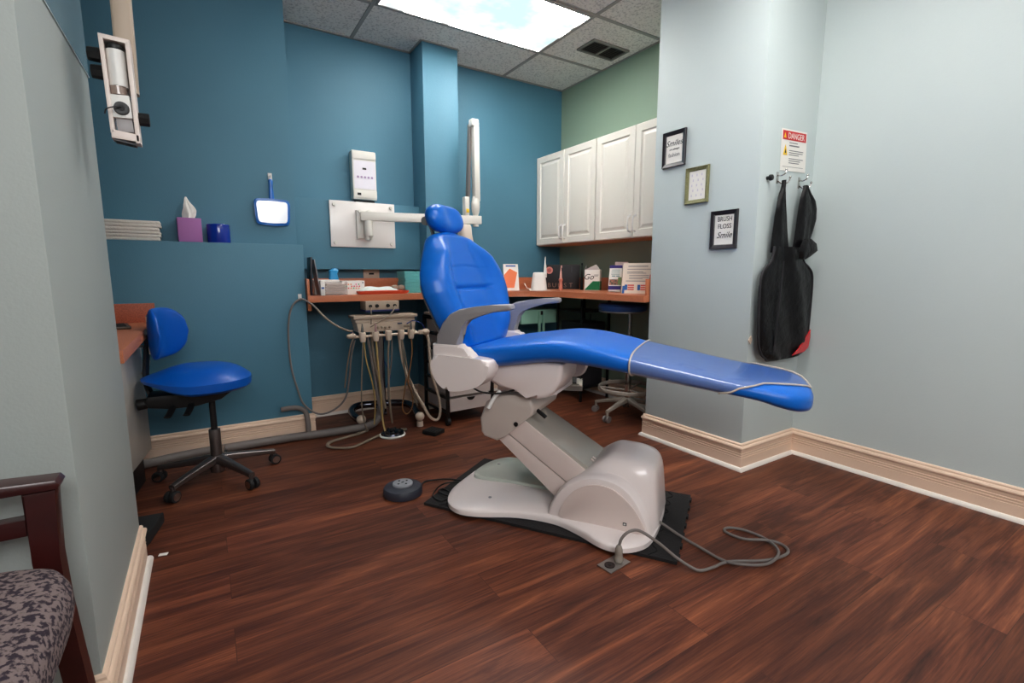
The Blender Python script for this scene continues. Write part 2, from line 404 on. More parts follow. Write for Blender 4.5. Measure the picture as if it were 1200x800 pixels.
b.loft(rg+rg2); b.build('base_tower', m_chwhite, dc)
# near side access panel
pn = smooth2([(.075, .045), (.085, .10), (.12, .155), (.165, .19), (.22, .207), (.28, .200), (.33, .168), (.375, .12), (.400, .055), (.30, .036), (.18, .036)], 4)
b = MB(); b.prism(pn, V0-.201, V0-.19, 'y', .004); b.build('side_panel', m_chpanel, dc)
b = MB(); b.box((.33, V0-.2015, .075), (.014, .002, .012), .001); b.build('brand_badge', m_black, dc)
b = MB(); b.box((.33, V0-.2028, .075), (.008, .001, .006)); b.build('badge_mark', m_white, dc)
# lifting arm
arm_side = [(-.235, .307), (.055, .07), (.2, .12), (.215, .215), (.195, .235), (-.13, .455), (-.22, .42)]
AW = .125
b = MB(); b.prism([(-.232, .30), (.035, .082), (.20, .10), (.235, .20), (-.125, .405), (-.2, .40)], V0-AW+.004, V0+AW-.004, 'y', .006); b.build('lift_arm', m_chgrey, dc)
b = MB(); b.prism([(-.19, .338), (.10, .150), (.20, .198), (-.11, .397)], V0-AW-.005, V0-AW+.006, 'y', .004); b.prism([(-.228, .298), (.035, .085), (.095, .145), (-.193, .332)], V0-AW-.001, V0-AW+.006, 'y', .002)
b.build('lift_arm_side_cover', m_chpanel, dc)
b = MB(); b.box((.17, V0-.055, .2415), (.03, .008, .004), .001, rot=(0, R(30), 0)); b.box((.17, V0-.030, .2415), (.03, .008, .004), .001, rot=(0, R(30), 0)); b.build('vent_slot', m_chpanel, dc)
# shroud at the head of the lifting arm
sh = [(-.305, .39), (-.300, .33), (-.285, .312), (-.225, .300), (-.19, .322), (-.13, .375), (-.065, .43), (-.058, .455), (-.075, .50), (-.14, .505), (-.22, .500), (-.275, .465)]
b = MB(); b.prism(sh, V0-.155, V0+.145, 'y', .012, 3); b.build('arm_shroud', M('warm_grey_white_plastic', (204, 192, 184), .3, coat=.3), dc)
b = MB(); b.cyl((-.135, V0-.158, .385), (-.135, V0-.150, .385), .010, seg=10); b.box((-.045, V0-.10, .427), (.05, .02, .010), .002, rot=(0, R(35), 0)); b.build('rubber_stop', m_black, dc)
# seat carriage
body = [(-.255, .645), (-.1, .66), (.06, .665), (.075, .655), (.065, .59), (.04, .545), (.01, .52), (-.03, .508), (-.07, .528), (-.12, .538), (-.2, .543), (-.245, .565)]
b = MB(); b.prism(body, V0-.19, V0+.02, 'y', .02, 3)
b.prism([(-.24, .50), (-.02, .50), (.02, .515), (.02, .56), (-.24, .56)], V0-.12, V0+.12, 'y', .01)
b.build('seat_carriage', m_chwhite, dc)
b = MB(); b.box((-.14, V0-.115, .506), (.16, .03, .012), .004); b.build('pivot_trim', m_armgrey, dc)
b = MB(); b.tube([(-.20, V0-.17, .522), (-.215, V0-.19, .50), (-.235, V0-.21, .455)], .0085, seg=8); b.build('release_lever', m_white, dc)
# far side tray bracket
b = MB(); b.prism([(-.27, .18), (-.25, .36), (-.03, .42), (.02, .25)], .444, .470, 'z', .004); b.prism([(-.25, .20), (-.235, .345), (-.04, .40), (.0, .26)], .4705, .474, 'z')
b.build('tray_bracket', m_chgrey, dc)
b = MB(); b.prism([(-.235, .215), (-.22, .33), (-.05, .385), (-.015, .265)], .4745, .480, 'z'); b.build('tray_pad', m_rub, dc)
b = MB(); b.tube([(-.05, .12, .515), (-.08, .18, .48), (-.10, .24, .455)], .010, seg=8); b.build('tray_link', m_chgrey, dc)

# seat and leg-rest cushion
ST = [(-.405, .672, .655, .13), (-.385, .69, .640, .18), (-.34, .707, .625, .22), (-.28, .722, .618, .238), (-.2, .738, .618, .247), (-.1, .753, .633, .25), (0, .768, .650, .25), (.06, .770, .655, .248), (.15, .762, .652, .246),
      (.25, .743, .643, .243), (.34, .722, .634, .24), (.5, .693, .615, .237), (.65, .666, .596, .232), (.75, .653, .58, .228), (.80, .648, .564, .222), (.85, .642, .552, .204), (.885, .632, .549, .165), (.903, .618, .554, .12), (.914, .598, .568, .05)]
def stat(u):
    u = max(ST[0][0], min(ST[-1][0], u))
    for i in range(len(ST)-1):
        if ST[i][0] <= u <= ST[i+1][0]:
            t = (u-ST[i][0])/(ST[i+1][0]-ST[i][0]); a, c = ST[i], ST[i+1]; p = ST[i-1] if i else a; q = ST[i+2] if i+2 < len(ST) else c
            def hm(k):
                dx = c[0]-a[0]
                m0 = ((c[k]-p[k])/(c[0]-p[0]) if p is not a else (c[k]-a[k])/dx)*dx; m1 = ((q[k]-a[k])/(q[0]-a[0]) if q is not c else (c[k]-a[k])/dx)*dx
                return (2*t**3-3*t*t+1)*a[k]+(t**3-2*t*t+t)*m0+(-2*t**3+3*t*t)*c[k]+(t**3-t*t)*m1
            return hm(1), hm(2), max(.004, hm(3))
def sm(x): x = max(0, min(1, x)); return x*x*(3-2*x)
def seat_pt(u, th, off=0.):
    zt, zb, w = stat(u); c, s = math.cos(th), math.sin(th); p = 3.0
    hz = (zt-zb)/2; zc = (zt+zb)/2
    x = (w+off)*math.copysign(abs(c)**(2/p), c); z = (hz+off)*math.copysign(abs(s)**(2/p), s)
    if s > 0 and u < .4:      # dished seat
        z -= .012*max(0, 1-(x/w)**2)*min(1, max(0, (.4-u)/.4))
    return (u, V0+x, zc+z)
b = MB(); NU = 96
us = [ST[0][0]+(ST[-1][0]-ST[0][0])*(.5-.5*math.cos(PI*i/NU)) for i in range(NU+1)]
b.loft([[seat_pt(u, 2*PI*k/56) for k in range(56)] for u in us]); b.build('seat_cushion', m_blueu, dc)
# glossy vinyl sheath on the leg rest
def uend(th):             # sheath end depends on the angle round the section
    q = math.sin(th)
    return .625+.14*max(0, min(1, (q+.4)/1.2))+.142*sm((q-.72)/.26)
m_sheath = M('clear_vinyl_sheath', (150, 158, 176), .10, coat=1., alpha=.36, spec=.8)
b = MB(); K = 72; NS = 40
rings = []
for i in range(NS+1):
    rings.append([seat_pt(.335+(uend(2*PI*k/K)-.335)*i/NS, 2*PI*k/K, .0035) for k in range(K)])
b.loft(rings, cap=False); b.build('leg_rest_sheath', m_sheath, dc)
m_pipe = M('silvery_piping', (196, 184, 170), .35)
b = MB(); b.tube([seat_pt(.335, 2*PI*k/48, .005) for k in range(48)], .0032, sub=1, seg=6, closed=True); b.build('sheath_piping', m_pipe, dc)
b = MB(); b.tube([seat_pt(uend(2*PI*k/64), 2*PI*k/64, .005) for k in range(64)], .0032, sub=1, seg=6, closed=True); b.build('sheath_piping', m_pipe, dc)

# backrest pad: rings stacked along the lean direction
Lr = R(18.4)
Dv = Vector((-math.sin(Lr), 0, math.cos(Lr))); Nv = Vector((math.cos(Lr), 0, math.sin(Lr)))
B0 = Vector((-.338, V0+.004, .668))
prof_h = [(0, .175), (.012, .205), (.04, .228), (.09, .252), (.15, .276), (.21, .296), (.27, .314), (.32, .314), (.37, .294), (.42, .257), (.46, .224), (.50, .190), (.525, .162), (.540, .130), (.548, .09), (.552, .03)]
def hw(s):
    for (a, x), (c, y) in zip(prof_h, prof_h[1:]):
        if a <= s <= c:
            t = (s-a)/(c-a); return x+(y-x)*t
    return prof_h[-1][1]
def hws(s): return sum(hw(min(.552, max(0, s+d))) for d in (-.006, -.003, 0, .003, .006))/5
def sm(x): x = max(0, min(1, x)); return x*x*(3-2*x)
def back_pt(s, th, off=0.):
    w = hws(s)+off; c, sn = math.cos(th), math.sin(th); p = 2.6
    x = w*math.copysign(abs(c)**(2/p), c); e = min(1, max(.25, min(s/.035, (.552-s)/.03)))**.5
    tk = (.046+off)*e
    y = tk*math.copysign(abs(sn)**(2/p), sn)
    if sn > 0:
        f = min(1, sn*1.6)
        r = abs(x)/max(.05, w)
        y += f*.048*sm((r-.35)/.40)*sm(s/.14)*sm((.54-s)/.12)      # side bolsters
        inner = .50*w
        y -= f*.007*math.exp(-((abs(x)-inner)/.006)**2)*sm((s-.06)/.08)*sm((.50-s)/.08)
        if abs(x) < inner:
            y -= f*.011*math.exp(-((s-.285)/.008)**2)
            y += f*.008*math.exp(-((s-.18)/.07)**2)
            arc = .385-.9*(x*x)/.09*.05
            y -= f*.003*math.exp(-((s-arc)/.005)**2)
            if .295 < s < arc: y -= f*.0012*(math.sin(x*2*PI/.022)**8)
    x *= 1.14 if x > 0 else .955
    return B0+Dv*s+Nv*(y-.046)+Vector((0, x, 0))
b = MB(); NB = 110
b.loft([[back_pt(.552*i/NB, 2*PI*k/96) for k in range(96)] for i in range(NB+1)]); b.build('backrest', m_blueu, dc, 60)
b = MB()
rr = []
for i in range(25):
    s = -.01+.34*i/24; w = hws(max(0, s))*.80
    ring = []
    for k in range(28):
        th = 2*PI*k/28; c, sn = math.cos(th), math.sin(th)
        ring.append(B0+Dv*s+Nv*(-.094+.014*math.copysign(abs(sn)**.8, sn))+Vector((0, w*math.copysign(abs(c)**.8, c), 0)))
    rr.append(ring)
b.loft(rr); b.build('back_shell', m_chgrey, dc)
# headrest
H0 = Vector((-.562, V0+.005, 1.243))
hd = MB(); rr = []
for i in range(33):
    t = -1+2*i/32; x = .132*t; k = (1-abs(t)**3.2)**.5 if abs(t) < 1 else .02
    k = max(k, .03)
    ring = []
    for j in range(32):
        th = 2*PI*j/32; c, sn = math.cos(th), math.sin(th)
        y = .046*k*math.copysign(abs(sn)**.85, sn); z = .064*k*math.copysign(abs(c)**.85, c)
        if sn > 0: y -= .020*math.exp(-(x/.055)**2)*sn*(1-.4*abs(c))
        ring.append(H0+Nv*y+Dv*z+Vector((0, x, 0)))
    rr.append(ring)
hd.loft(rr); hr = hd.build('headrest', m_blueu, dc)
b = MB()
q = H0-Nv*.055-Dv*.05
for dv in (-.045, .03): b.box(q+Vector((0, dv, 0)), (.012, .016, .13), .003, rot=(0, -Lr, 0))
b.cyl(H0-Nv*.055+Vector((0, -.075, .005)), H0-Nv*.055+Vector((0, .06, .005)), .014, seg=16); b.cyl(H0-Nv*.055+Vector((0, -.085, .005)), H0-Nv*.055+Vector((0, -.075, .005)), .019, seg=16)
b.build('headrest_bracket', M('satin_steel', (176, 174, 172), .35, metal=.55), dc)
# armrests and their brackets
arm = [(-.430, .715), (-.418, .755), (-.395, .805), (-.360, .842), (-.318, .862), (-.25, .874), (-.18, .882), (-.105, .887), (-.096, .882), (-.094, .870), (-.102, .862), (-.18, .854), (-.25, .843), (-.29, .826), (-.315, .797), (-.325, .76), (-.325, .715)]
for sgn, va, vb in ((-1, -.315, -.270), (1, .225, .270)):
    b = MB(); b.prism(arm, va, vb, 'y', .010, 3); b.build('armrest', m_armgrey, dc)
    b = MB()
    b.prism([(-.440, .722), (-.318, .722), (-.300, .700), (-.268, .690), (-.235, .655), (-.235, .62), (-.425, .62), (-.442, .66)], va-.004, vb+.006, 'y', .010, 3); b.build('armrest_bracket', m_chwhite, dc)
    hc = smooth2([(-.442, .655), (-.436, .60), (-.405, .556), (-.36, .536), (-.29, .545), (-.23, .566), (-.195, .60), (-.182, .64), (-.190, .668), (-.25, .675), (-.34, .678), (-.42, .678)], 4)
    if sgn > 0: hc = [(x+.02, z) for x, z in hc]
    b = MB()
    a0, a1 = (va-.014, vb+.03) if sgn < 0 else (va-.03, vb+.014)
    b.prism(hc, a0, a1, 'y', .016, 4); b.build('hip_cover', m_chwhite, dc)
b = MB(); b.prism(smooth2([(-.12, .62), (-.10, .56), (-.06, .525), (-.0, .52), (.035, .545), (.04, .62), (.0, .65), (-.08, .65)], 4), .215, .265, 'y', .012, 3); b.build('far_hinge_cover', m_chwhite, dc)
b = MB(); b.tube([(-.28, V0-.26, .548), (-.25, V0-.23, .525), (-.19, V0-.20, .520), (-.14, V0-.16, .53)], .004, seg=6); b.build('carriage_cable', m_black, dc)

# ------------------------------------------------------------------ foam mat, floor socket, cable, foot puck
def matpoly():
    p = []
    x0, x1, y0, y1 = -.525, .525, -.285, .277
    p.append((x0, y0))
    n = 7
    for i in range(n):       # jigsaw teeth along the foot-end edge are built on the +x side
        pass
    for i in range(n):
        yc = y0+(y1-y0)*(i+.5)/n
        if i == 0: p.append((x1, y0))
        p += [(x1, yc-.012), (x1+.004, yc-.015), (x1+.007, yc-.012), (x1+.007, yc+.012), (x1+.004, yc+.015), (x1, yc+.012)]
    p.append((x1, y1)); p.append((x0, y1))
    return p
fm = thing('foam_floor_mat', 'black interlocking foam floor mat under the dental chair base', 'mat', CH, TH)
b = MB(); b.prism(matpoly(), .0005, .0118, 'z'); b.build('mat_sheet', m_blackm, fm)
b = MB()
for x in (-.44, .44):
    pts = []
    for i in range(15):
        y = -.28+.55*i/14; pts.append((x+(.012 if i % 2 else -.012), y, .012))
    b.tube(pts, .0022, sub=4, seg=5)
b.build('jigsaw_seam', M('seam_shadow_foam', (8, 8, 9), .9), fm)

fs = thing('floor_socket_plate', 'square steel floor socket plate with dark round outlet, by the chair base', 'floor socket', (1.13, 1.126, 0), R(6))
MB().box((0, 0, .003), (.105, .062, .005), .0015).build('plate', M('brushed_steel', (170, 165, 160), .35, metal=.9), fs)
b = MB(); b.cyl((-.022, 0, .0052), (-.022, 0, .0085), .018, seg=20); b.build('outlet', M('dark_bronze', (40, 26, 24), .5), fs)
b = MB(); b.cyl((-.022, 0, .0086), (-.022, 0, .010), .006, seg=12); b.build('outlet_slot', m_black, fs)
cb = thing('power_cable', 'grey power cable looping over the floor from a clear plug in the floor socket', 'cable', (1.152, 1.126, 0))
def rel(pts, o): return [(p[0]-o[0], p[1]-o[1], p[2]-o[2]) for p in pts]
o_ = (1.152, 1.126, 0)
b = MB(); b.lathe([(.015, .0068), (.017, .012), (.015, .024), (.013, .028), (.014, .034), (.013, .05), (.009, .062), (.006, .066)], seg=20); b.build('plug', M('smoky_clear_plastic', (150, 140, 130), .25, coat=.4), cb)
pth = [(1.152, 1.126, .06), (1.160, 1.122, .09), (1.185, 1.112, .112), (1.225, 1.10, .108), (1.262, 1.05, .078), (1.30, 1.0, .035), (1.325, .955, .014), (1.345, .935, .008), (1.40, .925, .007), (1.446, .923, .007), (1.489, .909, .007), (1.587, .853, .007), (1.67, .834, .007), (1.719, .845, .007), (1.736, .884, .008), (1.702, .921, .014),
       (1.65, .975, .008), (1.641, 1.044, .007), (1.676, 1.056, .007), (1.712, 1.016, .007), (1.724, .947, .007), (1.690, .875, .015), (1.639, .838, .016), (1.565, .836, .010), (1.485, .873, .016), (1.461, .933, .008), (1.462, 1.03, .008), (1.448, 1.10, .02), (1.425, 1.17, .045), (1.415, 1.215, .055)]
MB().tube(rel(pth, o_), .0052, sub=6, seg=8).build('cord', m_hoseg, cb)

pk = thing('foot_control', 'round slate grey foot control puck on the floor left of the dental chair', 'foot control', (.70, 2.042, 0), R(20))
b = MB(); b.lathe([(.086, .001), (.088, .006), (.087, .030), (.082, .038), (.060, .043), (.046, .045), (.001, .045)], seg=48); b.build('housing', M('slate_grey_plastic', (52, 54, 66), .5), pk)
b = MB(); b.lathe([(.045, .0452), (.046, .052), (.042, .056), (.001, .056)], seg=36); b.build('button_disc', M('light_grey_plastic', (150, 152, 158), .5), pk)
b = MB()
for k in range(4): b.box((.024*math.cos(k*PI/2), .024*math.sin(k*PI/2), .0565), (.008, .008, .002), .001, rot=(0, 0, k*PI/2))
b.box((0, 0, .0565), (.012, .004, .002)); b.build('button_marks', m_ink, pk)
b = MB()
for k in range(5): a = R(-150+k*60); b.ball((.070*math.cos(a), .070*math.sin(a), .036), .007, (1, 1, .6), seg=12)
b.build('side_button', M('mid_grey_plastic', (84, 88, 100), .4), pk)
b = MB(); b.tube(rel([(.785, 2.045, .012), (.83, 2.10, .006), (.88, 2.09, .006), (.93, 2.04, .0165), (1.0, 1.96, .0165), (1.02, 1.90, .0165)], (.70, 2.042, 0)), .004, seg=7)
o = b.build('cord', m_black, pk); o.data.transform(Matrix.Rotation(R(-20), 4, 'Z'))
pc = thing('spare_cable_coil', 'thin black cable coil lying on the left corner of the foam mat', 'cable', (.83, 1.92, 0))
pts = [(.985, 1.95, .0165), (.93, 2.0, .0165), (.87, 2.0, .0165), (.80, 1.93, .0165), (.80, 1.86, .0165), (.84, 1.86, .0165), (.87, 1.90, .019), (.86, 1.96, .0165), (.83, 1.93, .022), (.85, 1.87, .021), (.90, 1.86, .0165)]
MB().tube(rel(pts, (.83, 1.92, 0)), .0035, seg=6).build('cord', m_black, pc)

# ------------------------------------------------------------------ counter, backsplash
wt = thing('worktop', 'L-shaped terracotta laminate worktop along the blue back wall and round the corner', 'counter', (.514, 3.08, .828))
w0 = (.514, 3.08, .828)
poly = [(.514, 3.08), (1.88, 3.08), (1.98, 3.065), (2.06, 3.02), (2.13, 2.94), (2.17, 2.85), (2.19, 2.77), (2.215, 2.03), (2.742, 2.03), (2.742, 3.535), (1.64, 3.535), (1.64, 3.305), (1.365, 3.305), (1.365, 3.535), (.514, 3.535)]
MB().prism([(x-w0[0], y-w0[1]) for x, y in poly], 0, .04, 'z', .0015).build('top', m_lam, wt)
b = MB()
for a in ((.530, 1.365, 3.520, 3.535), (.514, .529, 3.085, 3.535), (1.350, 1.365, 3.305, 3.520), (1.350, 1.655, 3.290, 3.305), (1.640, 1.655, 3.305, 3.535), (1.655, 2.742, 3.520, 3.535), (2.727, 2.742, 2.045, 3.520), (2.24, 2.742, 2.03, 2.045)):
    b.b2(a[0]-w0[0], a[1]-w0[0], a[2]-w0[1], a[3]-w0[1], .0405, .139, .001)
b.build('backsplash', m_lam, wt)
b = MB(); b.b2(0, .02, .01, .42, -.05, -.0005); b.b2(.83, .85, .01, .22, -.02, -.0005); b.build('support_cleat', M('orange_wood_cleat', (150, 84, 40), .6), wt)

# pier desk
dk = thing('wall_desk', 'terracotta laminate desk top behind the pier, against the blue wall', 'desk', (-.6, 2.6, 0))
def dbox(x0, x1, y0, y1, z0, z1, bev=0.): return MB().b2(x0+.6, x1+.6, y0-2.6, y1-2.6, z0, z1, bev)
MB().prism([(x+.6, y-2.6) for x, y in [(-.99, 2.01), (-.242, 2.01), (-.242, 2.7), (-.240, 2.9), (-.232, 3.05), (-.225, 3.126), (-.99, 3.126)]], .706, .75, 'z', .0015).build('top', m_lam, dk)
dbox(-.99, -.226, 3.112, 3.127, .7505, .848, .001).build('backsplash', M('cork_brown_laminate', (178, 92, 62), .5, mottle=(160, (150, 74, 50), .42, .6)), dk)
cbn = thing('under_desk_cabinet', 'white cabinet under the desk top with curved cream side handle', 'cabinet', (-.277, 2.874, 0), R(-7.6))
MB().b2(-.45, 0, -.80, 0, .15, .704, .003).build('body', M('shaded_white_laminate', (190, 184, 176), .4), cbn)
MB().b2(-.43, -.03, -.78, -.03, 0, .149).build('plinth', m_black, cbn)
b = MB(); b.tube([(.001, -.035, .66), (.016, -.03, .655), (.024, -.015, .62), (.024, -.005, .575), (.016, -.03, .54), (.001, -.04, .53)], .0065, seg=8); b.build('handle', m_cream, cbn)
b = MB(); b.tube([(-.44, 2.62, .757), (-.40, 2.70, .757), (-.35, 2.66, .757), (-.36, 2.60, .757)], .005, seg=6); o = b.build('pen_clip', m_black, None, loc=(-.4, 2.65, .75))
bpy.data.objects.remove(o)
kp = thing('metal_gadget', 'flat dark metal gadget lying on the desk top behind the pier', 'device', (-.375, 2.86, .751), R(10))
MB().box((0, 0, .006), (.13, .20, .010), .003).build('housing', M('dark_pewter', (84, 74, 66), .4, metal=.5), kp)
b = MB()
for i in range(5): b.box((0, -.07+i*.035, .0125), (.10, .018, .003), .001)
b.build('keys', m_rub, kp)

# ------------------------------------------------------------------ wall cabinets
def wall_cabinet(y0, y1, label):
    t = thing('wall_cabinet', label, 'cabinet', (2.745, (y0+y1)/2, 1.24), 0, 'white wall cabinets')
    h = (y1-y0)/2
    MB().b2(-.240, 0, -h+.001, h-.001, 0, .735, .001).build('carcass', m_cab, t)
    MB().b2(-.236, -.004, -h+.004, h-.004, -.004, -.0005).build('underside', M('bare_wood_underside', (190, 140, 108), .7), t)
    for k, (a, c) in enumerate(((-h+.002, -.002), (.002, h-.002))):
        rings = []
        def loop(i, x): return [(x, a+i, .003+i), (x, c-i, .003+i), (x, c-i, .732-i), (x, a+i, .732-i)]
        X = -.2405
        b = MB(); b.loft([loop(0, X), loop(0, X-.015), loop(.003, X-.018), loop(.050, X-.018), loop(.056, X-.010), loop(.064, X-.010), loop(.082, X-.017), loop(.10, X-.017)])
        d = b.build('door', m_cab, t, 20)
        yy = c-.022 if k == 0 else a+.022
        b = MB(); b.tube([(X-.018, yy, .045), (X-.036, yy, .048), (X-.043, yy, .065), (X-.043, yy, .125), (X-.036, yy, .142), (X-.018, yy, .145)], .0055, seg=8)
        for z in (.042, .148): b.box((X-.020, yy, z), (.005, .014, .018), .002)
        b.build('handle', m_white, d)
    return t
wall_cabinet(2.786, 3.536, 'white double-door wall cabinet touching the blue back wall')
wall_cabinet(2.024, 2.782, 'white double-door wall cabinet partly hidden by the pale column')

# ------------------------------------------------------------------ framed prints, danger sign, hooks, apron
BX = face_basis((-1, 0, 0)); BY = face_basis((0, -1, 0))
def frame(y0, y1, z0, z1, mat, name_label, bw=.022, print_col=None):
    yc, zc = (y0+y1)/2, (z0+z1)/2
    t = thing('picture_frame', name_label, 'picture', (2.2545, yc, zc), 0, 'small frames stepping down the pale column')
    hy, hz = (y1-y0)/2, (z1-z0)/2
    def loop(i, x): return [(-x, -hy+i, -hz+i), (-x, hy-i, -hz+i), (-x, hy-i, hz-i), (-x, -hy+i, hz-i)]
    b = MB(); L = [loop(0, .0005), loop(0, .012), loop(.002, .015), loop(bw-.004, .010), loop(bw, .006), loop(bw, .0005)]
    b.loft(L+[L[0]], cap=False); b.build('moulding', mat, t, 20)
    MB().b2(-.005, -.0006, -hy+bw-.001, hy-bw+.001, -hz+bw-.001, hz-bw+.001).build('print', print_col or m_paper, t)
    return t, hy, hz
m_fr = M('black_frame_lacquer', (38, 32, 38), .3, coat=.3)
t, hy, hz = frame(1.805, 1.958, 1.585, 1.776, m_fr, 'black frame with curly "Smiles" lettering, the highest of the three')
text('lettering', 'Smiles', .044, m_ink, t, Vector((-.0056, .002, .018)), BX, shear=.35)
text('lettering_small', 'are always', .016, m_ink, t, Vector((-.0056, 0, -.005)), BX, shear=.3)
text('lettering_lower', 'fashion', .030, m_printgrey, t, Vector((-.0056, 0, -.040)), BX, sx=.9)
t, hy, hz = frame(1.650, 1.792, 1.370, 1.558, M('antique_gold_green_frame', (128, 126, 86), .45, metal=.2, bump=(90, .8)), 'gold-green frame with faint pastel leaf print, middle of the three', .02)
rc = []
for i in range(5):
    for j in range(3): rc.append((-.036+j*.03+(.008 if i % 2 else 0), -.030+j*.03+(.008 if i % 2 else 0), -.058+i*.026, -.046+i*.026))
bars('leaf_pattern', rc, M('pastel_lilac_print', (206, 198, 210), .8), t, Vector((-.0054, 0, 0)), BX)
t, hy, hz = frame(1.472, 1.622, 1.124, 1.316, m_fr, 'black frame reading BRUSH FLOSS Smile, the lowest of the three')
text('lettering', 'BRUSH', .034, m_ink, t, Vector((-.0056, -.003, .042)), BX, sx=.80)
text('lettering', 'FLOSS', .034, m_ink, t, Vector((-.0056, -.003, .006)), BX, sx=.84)
text('lettering', 'Smile', .042, m_ink, t, Vector((-.0056, -.003, -.040)), BX, shear=.35, sx=.95)

dg = thing('danger_sign', 'white and red laminated DANGER sign hung askew on the column side', 'sign', (2.53, 1.3795, 1.60))
RZ = Matrix.Rotation(R(-2.5), 4, 'Y')
b = MB(); b.b2(-.115, .115, -.003, -.001, -.095, .100); o = b.build('sheet', m_paper, dg); 
b = MB(); b.b2(-.105, .105, -.0042, -.0031, .050, .092); b.build('red_header', m_red, dg)
text('lettering', 'DANGER', .040, m_paper, dg, Vector((.014, -.0044, .057)), BY, sx=.92)
b = MB(); b.prism([(-.098, .058), (-.078, .058), (-.088, .082)], -.0052, -.0043, 'y'); b.prism([(-.098, -.022), (-.060, -.022), (-.079, .028)], -.0042, -.0032, 'y'); b.build('warning_triangle', m_yel, dg)
b = MB(); b.prism([(-.085, -.012), (-.073, -.012), (-.079, .008)], -.0052, -.0043, 'y'); b.build('triangle_mark', m_ink, dg)
rc = [(-.045, .03, .036, .040), (-.045, .045, .022, .028), (-.045, .085, .000, .0035), (-.045, .08, -.010, -.0065), (-.045, .045, -.020, -.0165), (-.045, .085, -.038, -.0345), (-.045, .06, -.048, -.0445), (-.045, .05, -.058, -.0545), (-.10, .09, -.076, -.0745)]
bars('small_print', rc, m_printgrey, dg, Vector((0, -.0036, 0)), BY)
for c in kids(dg): c.data.transform(RZ)

def hook(x, z, lab):
    t = thing('coat_hook', lab, 'hook', (x, 1.38, z), 0, 'chrome coat hooks')
    b = MB(); b.box((0, -.003, 0), (.016, .005, .055), .002); b.build('plate', m_chrome, t)
    b = MB(); b.tube([(0, -.005, .012), (.002, -.02, .008), (.006, -.036, .016), (.008, -.040, .030)], .0035, seg=8); b.ball((.008, -.040, .033), .006, seg=12)
    b.tube([(0, -.005, -.015), (.012, -.022, -.030), (.03, -.038, -.024), (.038, -.044, -.004)], .0035, seg=8); b.ball((.038, -.044, 0), .006, seg=12)
    b.build('prong', m_chrome, t)
hook(2.402, 1.462, 'chrome double coat hook left, holding the longer apron strap')
hook(2.600, 1.456, 'chrome double coat hook right, nearest the room corner')
kn = thing('coat_peg', 'small black round knob on the column side left of the hooks', 'knob', (2.318, 1.38, 1.452))
b = MB(); b.cyl((0, -.0005, 0), (0, -.014, 0), .009, seg=16); b.cyl((0, -.0145, 0), (0, -.028, 0), .015, .013, seg=20, bev=.002); b.build('peg', m_black, kn)

ap = thing('lead_apron', 'black padded lead apron with a red corner hanging from the chrome hooks', 'apron', (2.5, 1.34, .56))
m_apron = M('black_apron_vinyl', (9, 7, 10), .40, bump=(26, .7), spec=.25)
m_apr2 = M('black_binding', (34, 32, 36), .6)
def sheet(rows, y, th=.012, nx=22, fold=.006, name='panel', mat=None, seed=0.):
    """rows: (z, xl, xr[, dy])"""
    Rw = []
    fine = []
    for i in range(len(rows)-1):
        a, c = rows[i], rows[i+1]; n = max(2, int(abs(a[0]-c[0])/.012))
        for k in range(n): t = k/n; fine.append(tuple(lerp(p, q, t) for p, q in zip(a, c)))
    fine.append(rows[-1])
    rings = []
    for r in fine:
        z, xl, xr = r[:3]; dy = r[3] if len(r) > 3 else 0
        front, back = [], []
        for j in range(nx+1):
            t = j/nx; x = lerp(xl, xr, t); e = math.sin(PI*t)**.4 if 0 < t < 1 else 0
            f = fold*(math.sin(t*9+seed+z*5)*.6+math.sin(t*17+z*14+seed)*.3+math.sin(z*60+t*4)*.12)
            front.append((x-2.5, y-1.34-dy-th*e+f*e, z-.56)); back.append((x-2.5, y-1.34-dy+th*.3*e+f*e, z-.56))
        rings.append(front+back[::-1][1:-1])
    b = MB(); b.loft(rings[::-1]); return b.build(name, mat or m_apron, ap, 60), fine
body = [(1.13, 2.345, 2.60), (1.062, 2.328, 2.622), (1.034, 2.292, 2.672), (1.0, 2.258, 2.715), (.94, 2.246, 2.728), (.85, 2.25, 2.73), (.756, 2.256, 2.728), (.66, 2.268, 2.726), (.62, 2.286, 2.722), (.595, 2.31, 2.700), (.578, 2.34, 2.66), (.568, 2.365, 2.60)]
sheet(body, 1.336, .018, 40, .015, 'front_panel')
ls = [(1.445, 2.392, 2.404), (1.40, 2.382, 2.41), (1.366, 2.365, 2.418), (1.27, 2.345, 2.45), (1.19, 2.336, 2.475), (1.10, 2.330, 2.50)]
sheet(ls, 1.345, .014, 12, .006, 'left_strap', seed=1.)
rs = [(1.438, 2.585, 2.602), (1.405, 2.572, 2.64), (1.37, 2.56, 2.70), (1.33, 2.552, 2.722), (1.28, 2.546, 2.724), (1.22, 2.54, 2.705), (1.15, 2.53, 2.67), (1.07, 2.51, 2.63)]
sheet(rs, 1.345, .016, 14, .007, 'right_strap', seed=2.2)
tb = [(1.172, 2.565, 2.61, .02), (1.15, 2.53, 2.665, .025), (1.115, 2.50, 2.675, .03), (1.085, 2.51, 2.61, .026), (1.07, 2.53, 2.57, .02)]
sheet(tb, 1.328, .016, 10, .004, 'collar_flap', m_apron, 4.)
b = MB(); pts = [(x-2.5, -.006, z-.56) for z, x, _ in [(r[0], r[1], 0) for r in body]]
pts2 = [(r[2]-2.5, -.006, r[0]-.56) for r in body]
b.tube(pts+pts2[::-1], .006, sub=4, seg=8); b.build('edge_binding', m_apr2, ap)
b = MB(); b.tube([(2.40-2.5, -.026, 1.06-.56), (2.385-2.5, -.028, .85-.56), (2.37-2.5, -.026, .6-.56)], .004, seg=6); b.build('front_seam', m_apr2, ap)
